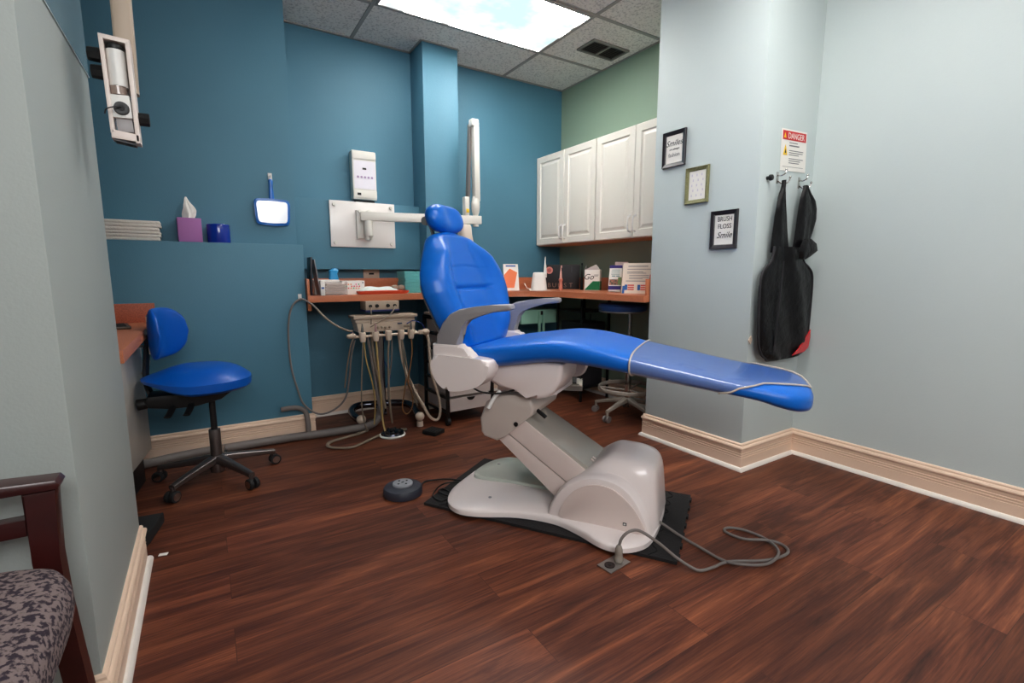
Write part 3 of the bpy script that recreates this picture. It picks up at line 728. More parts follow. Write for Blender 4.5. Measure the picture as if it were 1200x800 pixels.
b = MB(); b.loft([[(x-2.5, -.024-k*.004, z-.56) for x, z in [(2.545, .580), (2.66, .590), (2.700, .610), (2.712, .66), (2.708, .705), (2.655, .655), (2.60, .610)]] for k in (0, 1)]); b.build('red_corner', M('red_apron_vinyl', (205, 20, 28), .25, coat=.5, bump=(60, .6)), ap)
sw = thing('wall_tag', 'small cream tag peeking out behind the left edge of the apron', 'tag', (2.262, 1.372, .675))
MB().prism([(-.02, 0), (0, -.022), (.012, 0), (0, .022)], -.002, .002, 'y').build('tag', m_cream, sw)
for (y, z, lab) in ((1.385, 1.60, 'tiny white wall plug high on the column edge'), (1.385, 1.215, 'tiny dark screw low on the column edge')):
    pass

# ------------------------------------------------------------------ back wall x-ray gear
cbx = thing('xray_control_box', 'white wall control box with a row of small buttons, above the mounting plate', 'control box', (.990, 3.54, 1.505))
hx = .082
def loopb(i, y, zz=.325): return [(-hx+i, y, i), (hx-i, y, i), (hx-i, y, zz-i), (-hx+i, y, zz-i)]
b = MB(); b.b2(-hx, hx, -.075, -.0005, 0, .325, .008); b.build('housing', m_xray, cbx)
b = MB(); b.b2(-hx+.006, hx-.002, -.080, -.0755, .012, .062, .003); b.b2(-hx+.006, hx-.002, -.080, -.0755, .268, .312, .003); b.build('end_cap', m_xray, cbx)
b = MB(); b.b2(-hx+.010, hx-.008, -.0775, -.0752, .072, .258); b.build('button_panel', M('lavender_white_panel', (228, 224, 232), .4), cbx)
b = MB(); b.b2(-.014, .012, -.079, -.0776, .20, .212); b.b2(-.055, -.030, -.0815, -.0802, .028, .044); b.build('display_window', m_black, cbx)
b = MB()
for i in range(5): b.box((-.046+i*.024, -.0785, .150), (.013, .002, .014), .001)
b.build('button_row', M('mauve_buttons', (176, 150, 186), .5), cbx)
MB().b2(-.06, .07, -.05, -.002, -.020, -.0005).build('cable_gland', m_black, cbx)

mp = thing('xray_wall_arm', 'white wall plate with swing arm and upright x-ray arm behind the dental chair', 'x-ray arm', (.957, 3.44, 1.18))
O3 = (.957, 3.44, 1.18)
def rb(x0, x1, y0, y1, z0, z1, bev=0.): return (x0-O3[0], x1-O3[0], y0-O3[1], y1-O3[1], z0-O3[2], z1-O3[2], bev)
MB().b2(*rb(.737, 1.178, 3.422, 3.4395, 1.178, 1.482, .003)).build('wall_plate', M('white_melamine', (232, 226, 222), .3, coat=.2), mp)
b = MB()
for x in (.765, 1.15):
    for z in (1.205, 1.455): b.cyl((x-O3[0], 3.4215-O3[1], z-O3[2]), (x-O3[0], 3.412-O3[1], z-O3[2]), .012, .010, seg=16)
b.build('fixing_cap', m_xray, mp)
b = MB(); b.b2(*rb(.905, 1.01, 3.398, 3.4215, 1.235, 1.425, .004)); b.cyl((.925-O3[0], 3.395-O3[1], 1.418-O3[2]), (.925-O3[0], 3.385-O3[1], 1.418-O3[2]), .011, seg=14); b.cyl((.985-O3[0], 3.395-O3[1], 1.418-O3[2]), (.985-O3[0], 3.385-O3[1], 1.418-O3[2]), .011, seg=14)
b.build('bracket', m_xray, mp)
b = MB(); b.cyl((.975-O3[0], 3.365-O3[1], 1.25-O3[2]), (.975-O3[0], 3.365-O3[1], 1.36-O3[2]), .028, seg=24, bev=.003); b.cyl((.965-O3[0], 3.37-O3[1], 1.222-O3[2]), (.965-O3[0], 3.37-O3[1], 1.25-O3[2]), .016, seg=20, bev=.003)
b.build('pivot', m_xray, mp)
pA, pB = Vector((.925, 3.372, 1.382)), Vector((1.735, 3.165, 1.382))
d = pB-pA; a = math.atan2(d.y, d.x)
b = MB(); mid = (pA+pB)/2-Vector(O3); b.box(mid, (d.length, .045, .058), .005, rot=(0, 0, a)); b.build('swing_arm', m_xray, mp)
E0 = pB-d.normalized()*.04
e = E0-Vector(O3)
b = MB(); b.lathe([(.018, .030), (.021, .040), (.027, .055), (.031, .09), (.031, .12), (.026, .15), (.021, .165), (.001, .165)], c=(e.x, e.y, e.z)); b.lathe([(.020, -.03), (.022, -.045), (.001, -.046)][::-1], c=(e.x, e.y, e.z)); b.build('elbow_socket', m_xray, mp)
b = MB(); b.box((e.x+.004, e.y, e.z+.40), (.042, .05, .54), .006, rot=(0, R(-.6), 0)); b.box((e.x-.008, e.y-.0, e.z+.665), (.056, .056, .05), .010); b.build('upper_arm', m_xray, mp)
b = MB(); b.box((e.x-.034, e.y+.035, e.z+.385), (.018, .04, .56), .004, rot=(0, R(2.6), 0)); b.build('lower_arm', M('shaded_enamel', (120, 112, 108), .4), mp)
b = MB(); b.box((e.x-.068, e.y+.02, e.z+.09), (.036, .045, .14), .006); b.build('yoke', m_xray, mp)
b = MB(); b.box((e.x-.066, e.y-.006, e.z+.062), (.022, .004, .026), .001); b.build('yellow_label', m_yel, mp)
b = MB(); b.loft([[(e.x-.06+x*k+dx, e.y+.02+y*k, e.z+z) for x, y in sering(20, .045, .05, 3)] for k, dx, z in ((.8, -.02, -.035), (.95, -.02, -.05), (1, -.018, -.10), (1, -.004, -.17), (.85, .01, -.23))]); b.build('tube_head', M('ivory_enamel', (214, 200, 188), .35), mp)

ol = thing('wall_outlet', 'cream wall outlet plate above the tray on the terracotta worktop', 'outlet', (1.03, 3.5395, .998))
MB().box((0, -.003, 0), (.115, .006, .062), .002).build('plate', m_cream, ol)
MB().box((0, -.0065, 0), (.036, .002, .012), .001).build('socket', m_ink, ol)
b = MB(); b.cyl((-.035, -.006, 0), (-.035, -.0075, 0), .003, seg=8); b.cyl((.035, -.006, 0), (.035, -.0075, 0), .003, seg=8); b.build('screw', m_creamd, ol)

# ------------------------------------------------------------------ ledge items and hand mirror
LZ = 1.1675
random.seed(7)
z = LZ
for i in range(6):
    h = .0178+random.uniform(-.002, .002); dx = random.uniform(-.006, .006); w = .36
    o = MB(); o.box((0, 0, h/2), (w, .105, h-.0008), .005, seg=3)
    ob = o.build('folded_towel', M('off_white_towel', (226, 219, 210), .85, bump=(60, .3)), None)
    ob.location = (-.352+dx, 3.195+random.uniform(-.003, .003), z)
    pos = ['lowest of its pile', 'second from the bottom', 'third from the bottom', 'third from the top', 'second from the top', 'topmost of its pile'][i]
    tag(ob, 'off-white folded cloth at the left end of the ledge, '+pos, 'folded cloth', 'folded cloths on the ledge')
    z += h
tb = thing('tissue_box', 'purple cube tissue box with a white tissue sticking up, on the blue ledge', 'tissue box', (-.045, 3.198, LZ), R(4))
MB().box((0, 0, .063), (.108, .100, .126), .002).build('carton', M('orchid_purple_card', (172, 112, 172), .6), tb)
b = MB(); b.cyl((0, 0, .1262), (0, 0, .1272), .026, seg=24); b.build('opening', m_white, tb)
b = MB(); rr = []
for i in range(14):
    t = i/13; w = (.017+.008*math.sin(PI*min(1, t*1.3)))*(1-t**2.2)+.003; zz = .1275+.112*t
    ring = []
    for k in range(20):
        th = 2*PI*k/20; rad = 1+.32*math.sin(3*th+t*3)+.2*math.sin(7*th+t*2)
        ring.append((w*math.cos(th)*rad+.004*math.sin(t*5), .45*w*math.sin(th)*rad, zz))
    rr.append(ring)
b.loft(rr); b.build('tissue', m_paper, tb, 60)
tr = thing('tape_roll', 'roll of glossy dark blue barrier film, standing on the blue ledge', 'tape roll', (.090, 3.196, LZ))
m_film = M('cobalt_film', (10, 52, 160), .18, coat=.5)
b = MB(); b.lathe([(.030, .004), (.055, .004), (.0565, .008), (.0565, .096), (.055, .100), (.030, .100)], seg=48); b.lathe([(.045, 0), (.058, .0), (.058, .003), (.045, .003)], seg=40); b.build('film', m_film, tr)
b = MB(); b.lathe([(.0295, .006), (.0295, .104), (.024, .104), (.024, .006)], seg=32); b.build('core', M('blue_core', (40, 84, 170), .5), tr)

hm_ = thing('hand_mirror', 'blue-framed square hand mirror hanging by its handle on the blue wall', 'mirror', (.374, 3.2545, 1.565))
b = MB()
mo = smooth2([(-.092, -.14), (-.094, -.20), (-.086, -.272), (-.05, -.282), (.0, -.285), (.05, -.282), (.086, -.272), (.094, -.20), (.092, -.14), (.05, -.132), (0, -.130), (-.05, -.132)], 4)
b.prism(mo, -.020, -.006, 'y', .004); 
hm_f = b.build('frame', M('bright_blue_plastic', (0, 104, 190), .35, coat=.2), hm_)
b = MB(); gl = [(x*.86, -.207+(z+.207)*.82) for x, z in mo]; b.prism(gl, -.0218, -.0203, 'y'); b.build('glass', M('mirror_painted_reflection', (236, 238, 244), .18, metal=.15, spec=.8), hm_)  # white reflection is put into the glass colour
b = MB(); b.loft([[(w*c, -.012+tk*s, z) for c, s in [(math.cos(2*PI*k/16), math.sin(2*PI*k/16)) for k in range(16)]] for w, tk, z in ((.015, .006, -.132), (.013, .006, -.11), (.011, .006, -.06), (.012, .006, -.03), (.011, .006, -.022), (.005, .004, -.018))]); b.build('handle', MATS['bright_blue_plastic'], hm_)
ah = thing('adhesive_hook', 'small white adhesive hook holding the blue hand mirror', 'hook', (.374, 3.2545, 1.565))
b = MB(); b.b2(-.011, .011, -.004, -.0003, -.018, .018, .001); b.build('pad', m_white, ah)
b = MB(); b.tube([(0, -.004, .004), (0, -.014, -.006), (0, -.024, -.006), (0, -.028, .004)], .003, seg=8); b.build('prong', m_white, ah)
ch = thing('cable_hook', 'small white adhesive hook carrying the grey tube at the worktop\'s left end', 'hook', (.478, 3.1295, .86))
MB().b2(-.010, .010, -.004, -.0003, -.018, .018, .001).build('pad', m_white, ch)
MB().tube([(0, -.004, -.002), (0, -.016, -.018), (0, -.028, -.014), (0, -.030, 0)], .003, seg=8).build('prong', m_white, ch)

# ------------------------------------------------------------------ things on the worktop (left run)
CT = .8685
def cardbox(name, lab, cat, c, d, mat, rz=0., bev=.0015, z=CT):
    t = thing(name, lab, cat, (c[0], c[1], z), rz); MB().box((0, 0, d[2]/2), d, bev).build('carton', mat, t); return t
fo = thing('leaning_folder', 'thin dark tablet propped on end at the worktop\'s left side', 'tablet', (.545, 3.16, CT))
MB().box((.0, 0, .115), (.010, .12, .225), .002, rot=(0, R(3), 0)).build('cover', M('near_black_cover', (24, 22, 30), .4), fo)
fo2 = thing('leaning_clipboard', 'grey-edged clear clipboard leaning beside the dark tablet', 'clipboard', (.572, 3.15, CT))
MB().box((.006, 0, .107), (.005, .12, .215), .001, rot=(0, R(-7), 0)).build('board', M('grey_acrylic', (150, 142, 142), .3), fo2)
bx1 = cardbox('white_carton', 'narrow white carton with a blue mark, first from the left on the worktop', 'box', (.600, 3.12), (.024, .10, .090), m_paper)
bars('blue_mark', [(-.008, .008, .040, .050)], M('blue_print', (50, 90, 160), .7), bx1, Vector((0, -.0508, 0)), BY)
bx2 = thing('clear_bin', 'clear plastic bin of grey packets on the worktop\'s left', 'bin', (.682, 3.14, CT))
m_clear = M('clear_plastic', (224, 210, 204), .15, alpha=.25, coat=.5)
b = MB()
for a in ((-.066, .066, -.05, -.047), (-.066, .066, .047, .05), (-.066, -.063, -.05, .05), (.063, .066, -.05, .05)): b.b2(a[0], a[1], a[2], a[3], .004, .082)
b.b2(-.066, .066, -.05, .05, 0, .0035); b.build('bin', m_clear, bx2)
b = MB()
for i in range(4): b.box((-.002, .0, .014+i*.016), (.112, .085, .013), .003, rot=(0, 0, R(i*3-4)))
b.build('packets', M('pale_grey_packets', (190, 172, 162), .6), bx2)
bxw = cardbox('white_carton', 'low white carton standing behind the clear bin', 'box', (.655, 3.26), (.15, .10, .092), m_paper)
bb = thing('blue_pouch', 'small bright blue crumpled pouch sticking up behind the white cartons', 'pouch', (.722, 3.34, CT))
MB().loft([[(x*k+dx, y*k, z) for x, y in sering(16, .030, .018, 2.5)] for k, dx, z in ((.9, 0, 0), (1, 0, .06), (1.05, .002, .10), (.85, .0, .13), (1.1, .004, .150), (.5, .012, .165))]).build('pouch', M('sky_blue_foil', (52, 150, 205), .35), bb)
bx3 = cardbox('dotted_carton', 'white carton with rows of coloured dots beside the orange tray', 'box', (.800, 3.19), (.140, .09, .086), m_paper)
dots = [[], [], [], []]
random.seed(3)
for i in range(3):
    for j in range(7):
        x = -.068+j*.016+(.004 if i % 2 else 0); zz = .036+i*.012
        if random.random() < .85: dots[random.randrange(4)].append((x, x+.009, zz, zz+.007))
for k, (n_, c_) in enumerate((('red', (214, 50, 70)), ('green', (60, 160, 90)), ('pink', (220, 100, 150)), ('orange', (230, 140, 70)))):
    if dots[k]: bars('print_dots', dots[k], M('%s_dots' % n_, c_, .6), bx3, Vector((0, -.0457, 0)), BY)
bars('print_square', [(.055, .063, .070, .078)], m_printgrey, bx3, Vector((0, -.0457, 0)), BY)
ot = thing('instrument_tray', 'shallow orange-red plastic tray on the terracotta worktop', 'tray', (.985, 3.17, CT), R(1))
po = [(x, y) for x, y in sering(48, .170, .085, 7)]
def sc_(p, k, z): return [(x-math.copysign(min(abs(x), k), x), y-math.copysign(min(abs(y), k), y), z) for x, y in p]
b = MB(); b.loft([sc_(po, .010, .0), sc_(po, .001, .010), sc_(po, 0, .020), sc_(po, .004, .0205), sc_(po, .012, .006), sc_(po, .020, .005)]); b.build('dish', M('vermilion_plastic', (222, 84, 52), .4), ot)
sw = thing('bib_pad', 'crumpled white and pale grey paper wrap lying on the orange tray', 'paper wrap', (.955, 3.17, CT+.0215))
b = MB(); rr = []
for i in range(16):
    t = i/15; x = -.12+.25*t; h = .006+.028*math.sin(PI*t)**.7*(.75+.25*math.sin(t*9)); w = .055*(.75+.25*math.sin(t*5+1))
    rr.append([(x, w*math.cos(2*PI*k/16), max(0, h*math.sin(2*PI*k/16)*(1+.2*math.sin(3*k)))) for k in range(16)])
b.loft(rr); b.build('wrap', M('pale_mint_paper', (214, 222, 216), .7), sw, 60)
gs = thing('clear_glasses', 'clear protective glasses on the right of the orange tray', 'glasses', (1.095, 3.16, CT+.0215))
b = MB(); b.ball((-.022, 0, .018), .024, (1, .5, .75)); b.ball((.022, 0, .018), .024, (1, .5, .75)); b.tube([(-.044, .0, .024), (-.050, .03, .02), (-.045, .07, .010)], .002, seg=6); b.tube([(.044, .0, .024), (.045, .03, .02), (.040, .07, .010)], .002, seg=6); b.build('lens', M('smoky_clear_lens', (180, 160, 140), .1, alpha=.6, coat=.6), gs)
random.seed(11)
z = CT
labs = ['lowest', 'second from the bottom', 'third from the bottom', 'third from the top', 'second from the top', 'topmost']
for i in range(6):
    h = .0245
    t = thing('bib_packet', 'teal paper bib packet in the stack right of the tray, '+labs[i], 'paper packet', (1.225+random.uniform(-.003, .003), 3.25+random.uniform(-.003, .003), z), R(random.uniform(-1, 1)), 'teal bib packets')
    b = MB()
    for k in range(3): b.box((0, 0, h*(k+.5)/3), (.145, .15, h/3-.0012), .002)
    b.build('sheets', m_teal, t); z += h
# ------------------------------------------------------------------ things on the worktop (corner run)
br = thing('brochure_holder', 'white and orange upright brochure beside the blue chair back', 'brochure', (2.015, 3.19, CT+.001), R(-14))
o = MB().b2(-.06, .06, -.003, .0, 0, .205); o = o.build('card', m_paper, br); 
b = MB(); b.prism([(-.058, .02), (.02, .02), (.05, .14), (-.01, .17), (-.058, .12)], -.005, -.0035, 'y'); b.build('orange_figure', M('orange_print', (232, 128, 84), .6), br)
bars('blue_heading', [(-.04, .04, .185, .195)], M('blue_print', (50, 90, 160), .7), br, Vector((0, -.0042, 0)), BY)
for c in kids(br): c.data.transform(Matrix.Rotation(R(-10), 4, 'X'))
wp = thing('water_flosser', 'white water flosser with slim white handpiece, on the worktop corner', 'water flosser', (2.215, 3.11, CT), R(-20))
b = MB(); b.loft([[(x*k, y*k*.8, z) for x, y in sering(28, .062, .055, 3)] for k, z in ((1.0, 0), (1.02, .006), (.98, .03), (.90, .07), (.80, .11), (.72, .135), (.66, .14), (.1, .141))]); b.build('reservoir', m_white, wp)
b = MB(); b.lathe([(.013, .10), (.014, .14), (.011, .16), (.009, .19), (.005, .215), (.004, .25), (.002, .262)], c=(.050, 0, 0), seg=18); b.build('handpiece', m_white, wp)
b = MB(); b.tube([(-.06, 0, .012), (-.095, -.01, .018), (-.11, -.01, .04), (-.115, 0, .055)], .003, seg=6); b.tube([(-.06, -.01, .012), (-.085, -.04, .006), (-.04, -.07, .006)], .003, seg=6); b.build('hose', m_white, wp)
b = MB(); b.prism(smooth2([(-.075, -.055), (.06, -.06), (.065, -.03), (-.06, -.03)], 3), .0, .004, 'z'); b.build('foot_tray', m_white, wp)
bk = thing('black_display_box', 'large black display box lettered BURST with a pink round badge', 'box', (2.565, 3.27, CT), R(-40))
MB().b2(-.150, .150, 0, .06, 0, .205, .002).build('carton', M('matt_black_card', (26, 24, 28), .5), bk)
b = MB(); b.cyl((-.105, -.0005, .158), (-.105, -.003, .158), .030, seg=32); b.build('pink_badge', M('salmon_pink_print', (210, 132, 122), .5), bk)
b = MB(); b.cyl((-.105, -.0032, .158), (-.105, -.004, .158), .017, seg=24); b.build('badge_ring', M('dusty_rose_print', (170, 90, 84), .5), bk)
m_lt = M('taupe_lettering', (132, 104, 92), .5)
for ch_, x in (('B', -.104), ('U', -.062), ('R', -.018), ('S', .030), ('T', .078)): text('lettering', ch_, .052, m_lt, bk, Vector((x, -.001, .016)), BY)
bars('sheen_line', [(.082, .085, .14, .19)], M('dim_grey_sheen', (70, 68, 74), .5), bk, Vector((0, -.0012, 0)), BY)  # sheen on the black carton, painted as a thin grey bar
rs_ = thing('rose_toothbrush', 'rose-gold electric toothbrush standing in front of the black box', 'toothbrush', (2.40, 3.07, CT))
b = MB(); b.lathe([(.017, 0), (.0175, .003), (.015, .03), (.0125, .065), (.0135, .07), (.0165, .076), (.0165, .088), (.011, .094)], seg=22); b.build('handle', M('rose_gold', (214, 140, 122), .3, metal=.3), rs_)
b = MB(); b.lathe([(.0105, .0945), (.0085, .12), (.0065, .145), (.004, .155), (.0035, .175), (.0035, .182)], seg=16); b.box((0, -.005, .185), (.008, .012, .018), .002); b.build('brush_head', M('blush_plastic', (222, 172, 160), .35), rs_)
bb_ = thing('black_toothbrush', 'thin black toothbrush standing at the right edge of the black box', 'toothbrush', (2.60, 3.05, CT))
b = MB(); b.lathe([(.012, 0), (.012, .06), (.009, .10), (.006, .14), (.004, .17), (.004, .20)], seg=16); b.ball((0, 0, .205), .008, (1, .7, 1.4), seg=12); b.build('handle', m_black, bb_)
gb = thing('green_white_box', 'white and green carton with handwritten Go, right of the black box', 'box', (2.55, 2.87, CT), R(-52))
MB().b2(-.060, .060, 0, .075, 0, .16, .001).build('carton', m_paper, gb)
b = MB(); b.prism([(-.0595, .004), (.0595, .004), (.0595, .072), (.006, .072)], -.0014, -.0004, 'y'); b.b2(.0604, .0614, .0, .075, .004, .072); b.build('green_print', M('bottle_green_print', (10, 110, 66), .5), gb)
text('lettering', 'Go', .062, m_ink, gb, Vector((-.028, -.0015, .085)), BY, shear=.35)
bars('small_print', [(.015, .05, .118, .122), (.015, .045, .110, .113)], m_printgrey, gb, Vector((0, -.001, 0)), BY)
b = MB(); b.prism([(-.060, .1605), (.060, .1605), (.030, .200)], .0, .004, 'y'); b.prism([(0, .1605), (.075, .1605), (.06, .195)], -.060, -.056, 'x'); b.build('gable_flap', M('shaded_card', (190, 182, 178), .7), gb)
pb = thing('purple_band_box', 'slanted tall carton with a purple band and small photo, left of the text card', 'box', (2.45, 2.52, CT+.006), R(-58))
b = MB(); b.prism([(-.045, 0), (.045, 0), (.045, .185), (-.045, .185)], -.003, .025, 'y'); b.build('carton', m_paper, pb)
b = MB(); b.b2(-.045, .045, -.0045, -.0035, .165, .185); b.b2(-.045, .045, -.0045, -.0035, .012, .038); b.build('purple_band', M('deep_purple_print', (52, 38, 112), .5), pb)
b = MB(); b.b2(-.04, .02, -.0045, -.0035, .045, .085); b.build('photo_patch', M('dark_photo_print', (92, 84, 72), .5, mottle=(90, (180, 120, 100), .45, .55)), pb)
b = MB(); b.b2(.02, .044, -.0045, -.0035, .045, .10); b.build('green_patch', M('leaf_green_print', (110, 130, 76), .5), pb)
bars('small_print', [(-.03, .03, .15, .154), (-.03, .03, .135, .139), (-.03, .03, .12, .124), (-.025, .0, .105, .112), (.005, .03, .105, .112)], M('teal_print', (110, 150, 150), .6), pb, Vector((0, -.0042, 0)), BY)
for c in kids(pb): c.data.transform(Matrix.Rotation(R(-11), 4, 'X'))
pk2 = thing('white_sample_box', 'small plain pinkish carton peeking out behind the purple-banded one', 'box', (2.57, 2.58, CT), R(-50))
MB().b2(-.045, .045, 0, .05, 0, .215, .001).build('carton', M('faded_pink_card', (196, 176, 172), .7), pk2)
tc = thing('text_card', 'cream text card with two red and blue striped logos, beside the column', 'sign', (2.385, 2.245, CT+.001), R(-62))
MB().b2(-.105, .105, -.003, 0, 0, .200).build('card', M('cream_card', (224, 210, 194), .7), tc)
rows_ = [(-.07, .06, .176, .181), (-.075, .085, .158, .161), (-.075, .03, .140, .143), (-.075, .05, .132, .135), (-.06, .07, .118, .121), (-.06, .07, .105, .108), (-.06, .03, .095, .098), (-.08, .05, .080, .084)]
bars('small_print', rows_, m_printgrey, tc, Vector((0, -.0036, 0)), BY)
rc = []; rb_ = []
for x in (-.085, .0):
    rc += [(x+.02, x+.062, .022, .030), (x+.02, x+.062, .036, .044), (x+.02, x+.062, .050, .058)]; rb_ += [(x, x+.018, .022, .058)]
rc.append((.075, .10, .09, .125))
bars('red_stripes', rc, M('brick_red_print', (200, 80, 70), .6), tc, Vector((0, -.0037, 0)), BY)
bars('blue_blocks', rb_+[(-.10, -.085, .0, .05), (.085, .10, .008, .03)], M('mid_blue_print', (50, 96, 160), .6), tc, Vector((0, -.0037, 0)), BY)
for c in kids(tc): c.data.transform(Matrix.Rotation(R(-9), 4, 'X'))

# ------------------------------------------------------------------ delivery unit under the worktop
du = thing('delivery_unit', 'cream instrument delivery unit on a chrome floor frame under the worktop', 'dental unit', (.95, 3.0, 0))
OU = (.95, 3.0, 0)
def ub(mb, x0, x1, y0, y1, z0, z1, bev=0.): mb.b2(x0-OU[0], x1-OU[0], y0-OU[1], y1-OU[1], z0, z1, bev); return mb
ub(MB(), .752, 1.158, 2.98, 3.12, .722, .742, .005).build('top_tray', m_creamd, du)
b = MB(); ub(b, .765, 1.145, 3.0, 3.115, .700, .7205, .003); b.loft([[(x-OU[0], y-OU[1], z) for x, y in p] for p, z in (([(.782, 3.0), (1.142, 3.0), (1.142, 3.11), (.782, 3.11)], .640), ([(.770, 2.99), (1.146, 2.99), (1.146, 3.11), (.770, 3.11)], .699))])
b.build('control_housing', m_cream, du)
b = MB()
for x in (.90, .925, .948, .975): b.cyl((x-OU[0], -.005, .664), (x-OU[0], -.022, .664), .008, .006, seg=12)
for x in (1.075, 1.10): b.cyl((x-OU[0], -.005, .664), (x-OU[0], -.02, .664), .007, seg=12)
b.build('knob', m_creamd, du)
b = MB(); b.box((1.04-OU[0], -.012, .684), (.03, .002, .008)); b.build('badge', M('slate_blue_print', (80, 96, 120), .5), du)
b = MB(); b.tube([(-.225, -.06, .622), (0, -.06, .622), (.24, -.06, .622)], .008, seg=10, smooth=False); b.tube([(-.20, -.06, .622), (-.20, .02, .635)], .007, seg=8, smooth=False); b.tube([(.19, -.06, .622), (.19, .02, .635)], .007, seg=8, smooth=False); b.build('holder_bar', m_cream, du)
for i, x in enumerate((-.165, -.085, -.005, .075, .140)):
    b = MB(); b.loft([[(x+px*k, -.072+py*k, z) for px, py in sering(14, .019, .017, 3)] for k, z in ((.75, .590), (.95, .605), (1.05, .64), (.95, .648))]); hb = b.build('instrument_holder', m_cream, du)
    if i in (0, 1, 4):
        b = MB(); b.lathe([(.006, .60), (.008, .63), (.0075, .66), (.005, .68), (.003, .70)], c=(x, -.074, 0), seg=12); b.build('handpiece', [m_chrome, M('pink_banded_metal', (190, 150, 150), .3, metal=.6), None, None, m_chrome][i], hb)
b = MB(); b.ball((.245, -.06, .625), .024, (1.1, 1, .9)); b.box((.215, -.06, .625), (.04, .026, .026), .006); b.tube([(.25, -.06, .62), (.262, -.065, .56), (.262, -.07, .50)], .010, seg=10); b.build('suction_valve', m_cream, du)
b = MB(); b.ball((-.228, -.06, .628), .020, (1.5, .9, .8)); b.build('bar_end_cap', m_creamd, du)
def hose(name, pts, r, mat, par=du, org=OU): return MB().tube(rel(pts, org), r, sub=6, seg=8).build(name, mat, par)
hose('hose', [(.785, 2.93, .59), (.78, 2.93, .50), (.77, 2.935, .36), (.765, 2.94, .2), (.78, 2.95, .08), (.80, 2.96, .02)], .0042, m_hose)
hose('hose', [(.79, 2.925, .59), (.80, 2.92, .47), (.83, 2.92, .33), (.845, 2.93, .2), (.84, 2.95, .06)], .0045, m_hosey)
hose('hose', [(.865, 2.925, .59), (.866, 2.91, .45), (.873, 2.90, .27), (.876, 2.89, .1), (.88, 2.86, .035)], .0062, m_hosey)
hose('hose', [(.945, 2.925, .59), (.935, 2.92, .5), (.932, 2.92, .3), (.94, 2.93, .15), (.955, 2.95, .05)], .0062, m_hose)
hose('hose', [(1.025, 2.925, .59), (1.03, 2.92, .48), (1.05, 2.92, .33), (1.09, 2.93, .22), (1.13, 2.95, .14)], .0058, m_hose)
hose('hose', [(1.03, 2.925, .59), (1.045, 2.91, .46), (1.06, 2.91, .36), (1.105, 2.93, .23), (1.16, 2.95, .12)], .0042, m_hose)
hose('hose', [(1.09, 2.925, .59), (1.088, 2.91, .52), (1.07, 2.90, .42), (1.052, 2.90, .32), (1.078, 2.90, .22), (1.072, 2.90, .145), (1.035, 2.90, .11), (1.01, 2.905, .15), (1.028, 2.91, .25), (1.05, 2.92, .36)], .0040, m_hoseb)
hose('hose', [(.735, 2.94, .62), (.715, 2.95, .56), (.70, 3.0, .42), (.69, 3.03, .30)], .0045, m_hose)
hose('hose', [(.83, 2.99, .62), (.85, 2.98, .45), (.87, 2.98, .28), (.89, 2.98, .12)], .008, m_hoseg)
hose('hose', [(.86, 3.0, .64), (.87, 3.0, .45), (.90, 3.0, .3), (.93, 3.0, .14)], .009, m_hose)
hose('hose', [(.99, 3.0, .64), (.975, 2.98, .45), (.95, 2.99, .28), (.96, 3.0, .1)], .005, m_hoseg)
hose('suction_hose', [(1.212, 2.93, .51), (1.215, 2.93, .45), (1.225, 2.92, .33), (1.262, 2.915, .20), (1.272, 2.91, .09), (1.25, 2.91, .035), (1.205, 2.92, .055), (1.16, 2.93, .14), (1.10, 2.95, .27), (1.05, 2.97, .42), (1.03, 2.99, .62)], .0095, m_cream)
hose('blue_lead', [(1.08, 2.975, .68), (1.12, 2.96, .70), (1.17, 2.95, .68), (1.19, 2.95, .65)], .003, M('blue_cable', (30, 64, 140), .5))
hose('blue_lead', [(1.02, 3.2, .62), (1.0, 3.25, .45), (1.05, 3.25, .3), (1.03, 3.3, .2)], .003, MATS['blue_cable'])
# chrome C-shaped floor frame with ball feet
b = MB(); b.tube([(.79, 3.08, .058), (.775, 3.18, .066), (.79, 3.30, .074), (.85, 3.37, .08), (.95, 3.36, .08), (1.10, 3.31, .08), (1.17, 3.25, .076), (1.18, 3.14, .066), (1.14, 2.96, .056)], .024, sub=8, seg=14); o = b.build('floor_frame', m_darkchrome, du); o.data.transform(Matrix.Translation((-OU[0], -OU[1], 0)))
b = MB(); b.cyl((.0, .10, .08), (.0, .10, .64), .016, seg=14); b.box((0, .22, .08), (.03, .28, .02), .004); b.build('column', m_darkchrome, du)
for x, y in ((.79, 3.065), (1.135, 2.93)):
    b = MB(); b.ball((x-OU[0], y-OU[1], .070), .030); b.cyl((x-OU[0], y-OU[1], .004), (x-OU[0], y-OU[1], .038), .022, .020, seg=18); b.build('caster', m_cream, du)
ctl = thing('under_counter_switch_box', 'cream switch box with four dark knobs screwed under the worktop', 'control box', (.945, 3.10, .828))
MB().b2(-.105, .108, -.07, .06, -.055, -.0008, .003).build('housing', m_creamd, ctl)
MB().b2(-.107, .11, -.074, .06, -.066, -.0555, .002).build('blue_base', M('indigo_plate', (40, 48, 100), .5), ctl)
b = MB()
for x in (-.078, -.035, .035, .078): b.cyl((x, -.0705, -.030), (x, -.086, -.030), .012 if abs(x) < .05 else .009, .009, seg=14)
b.build('knob', m_rub, ctl)
b = MB(); b.tube([(.078, -.084, -.032), (.04, -.12, -.075), (-.03, -.14, -.115), (-.10, -.13, -.155)], .004, seg=7); b.tube([(-.078, -.084, -.035), (-.085, -.11, -.08), (-.09, -.12, -.14)], .0035, seg=7); b.build('lead', m_hose, ctl)

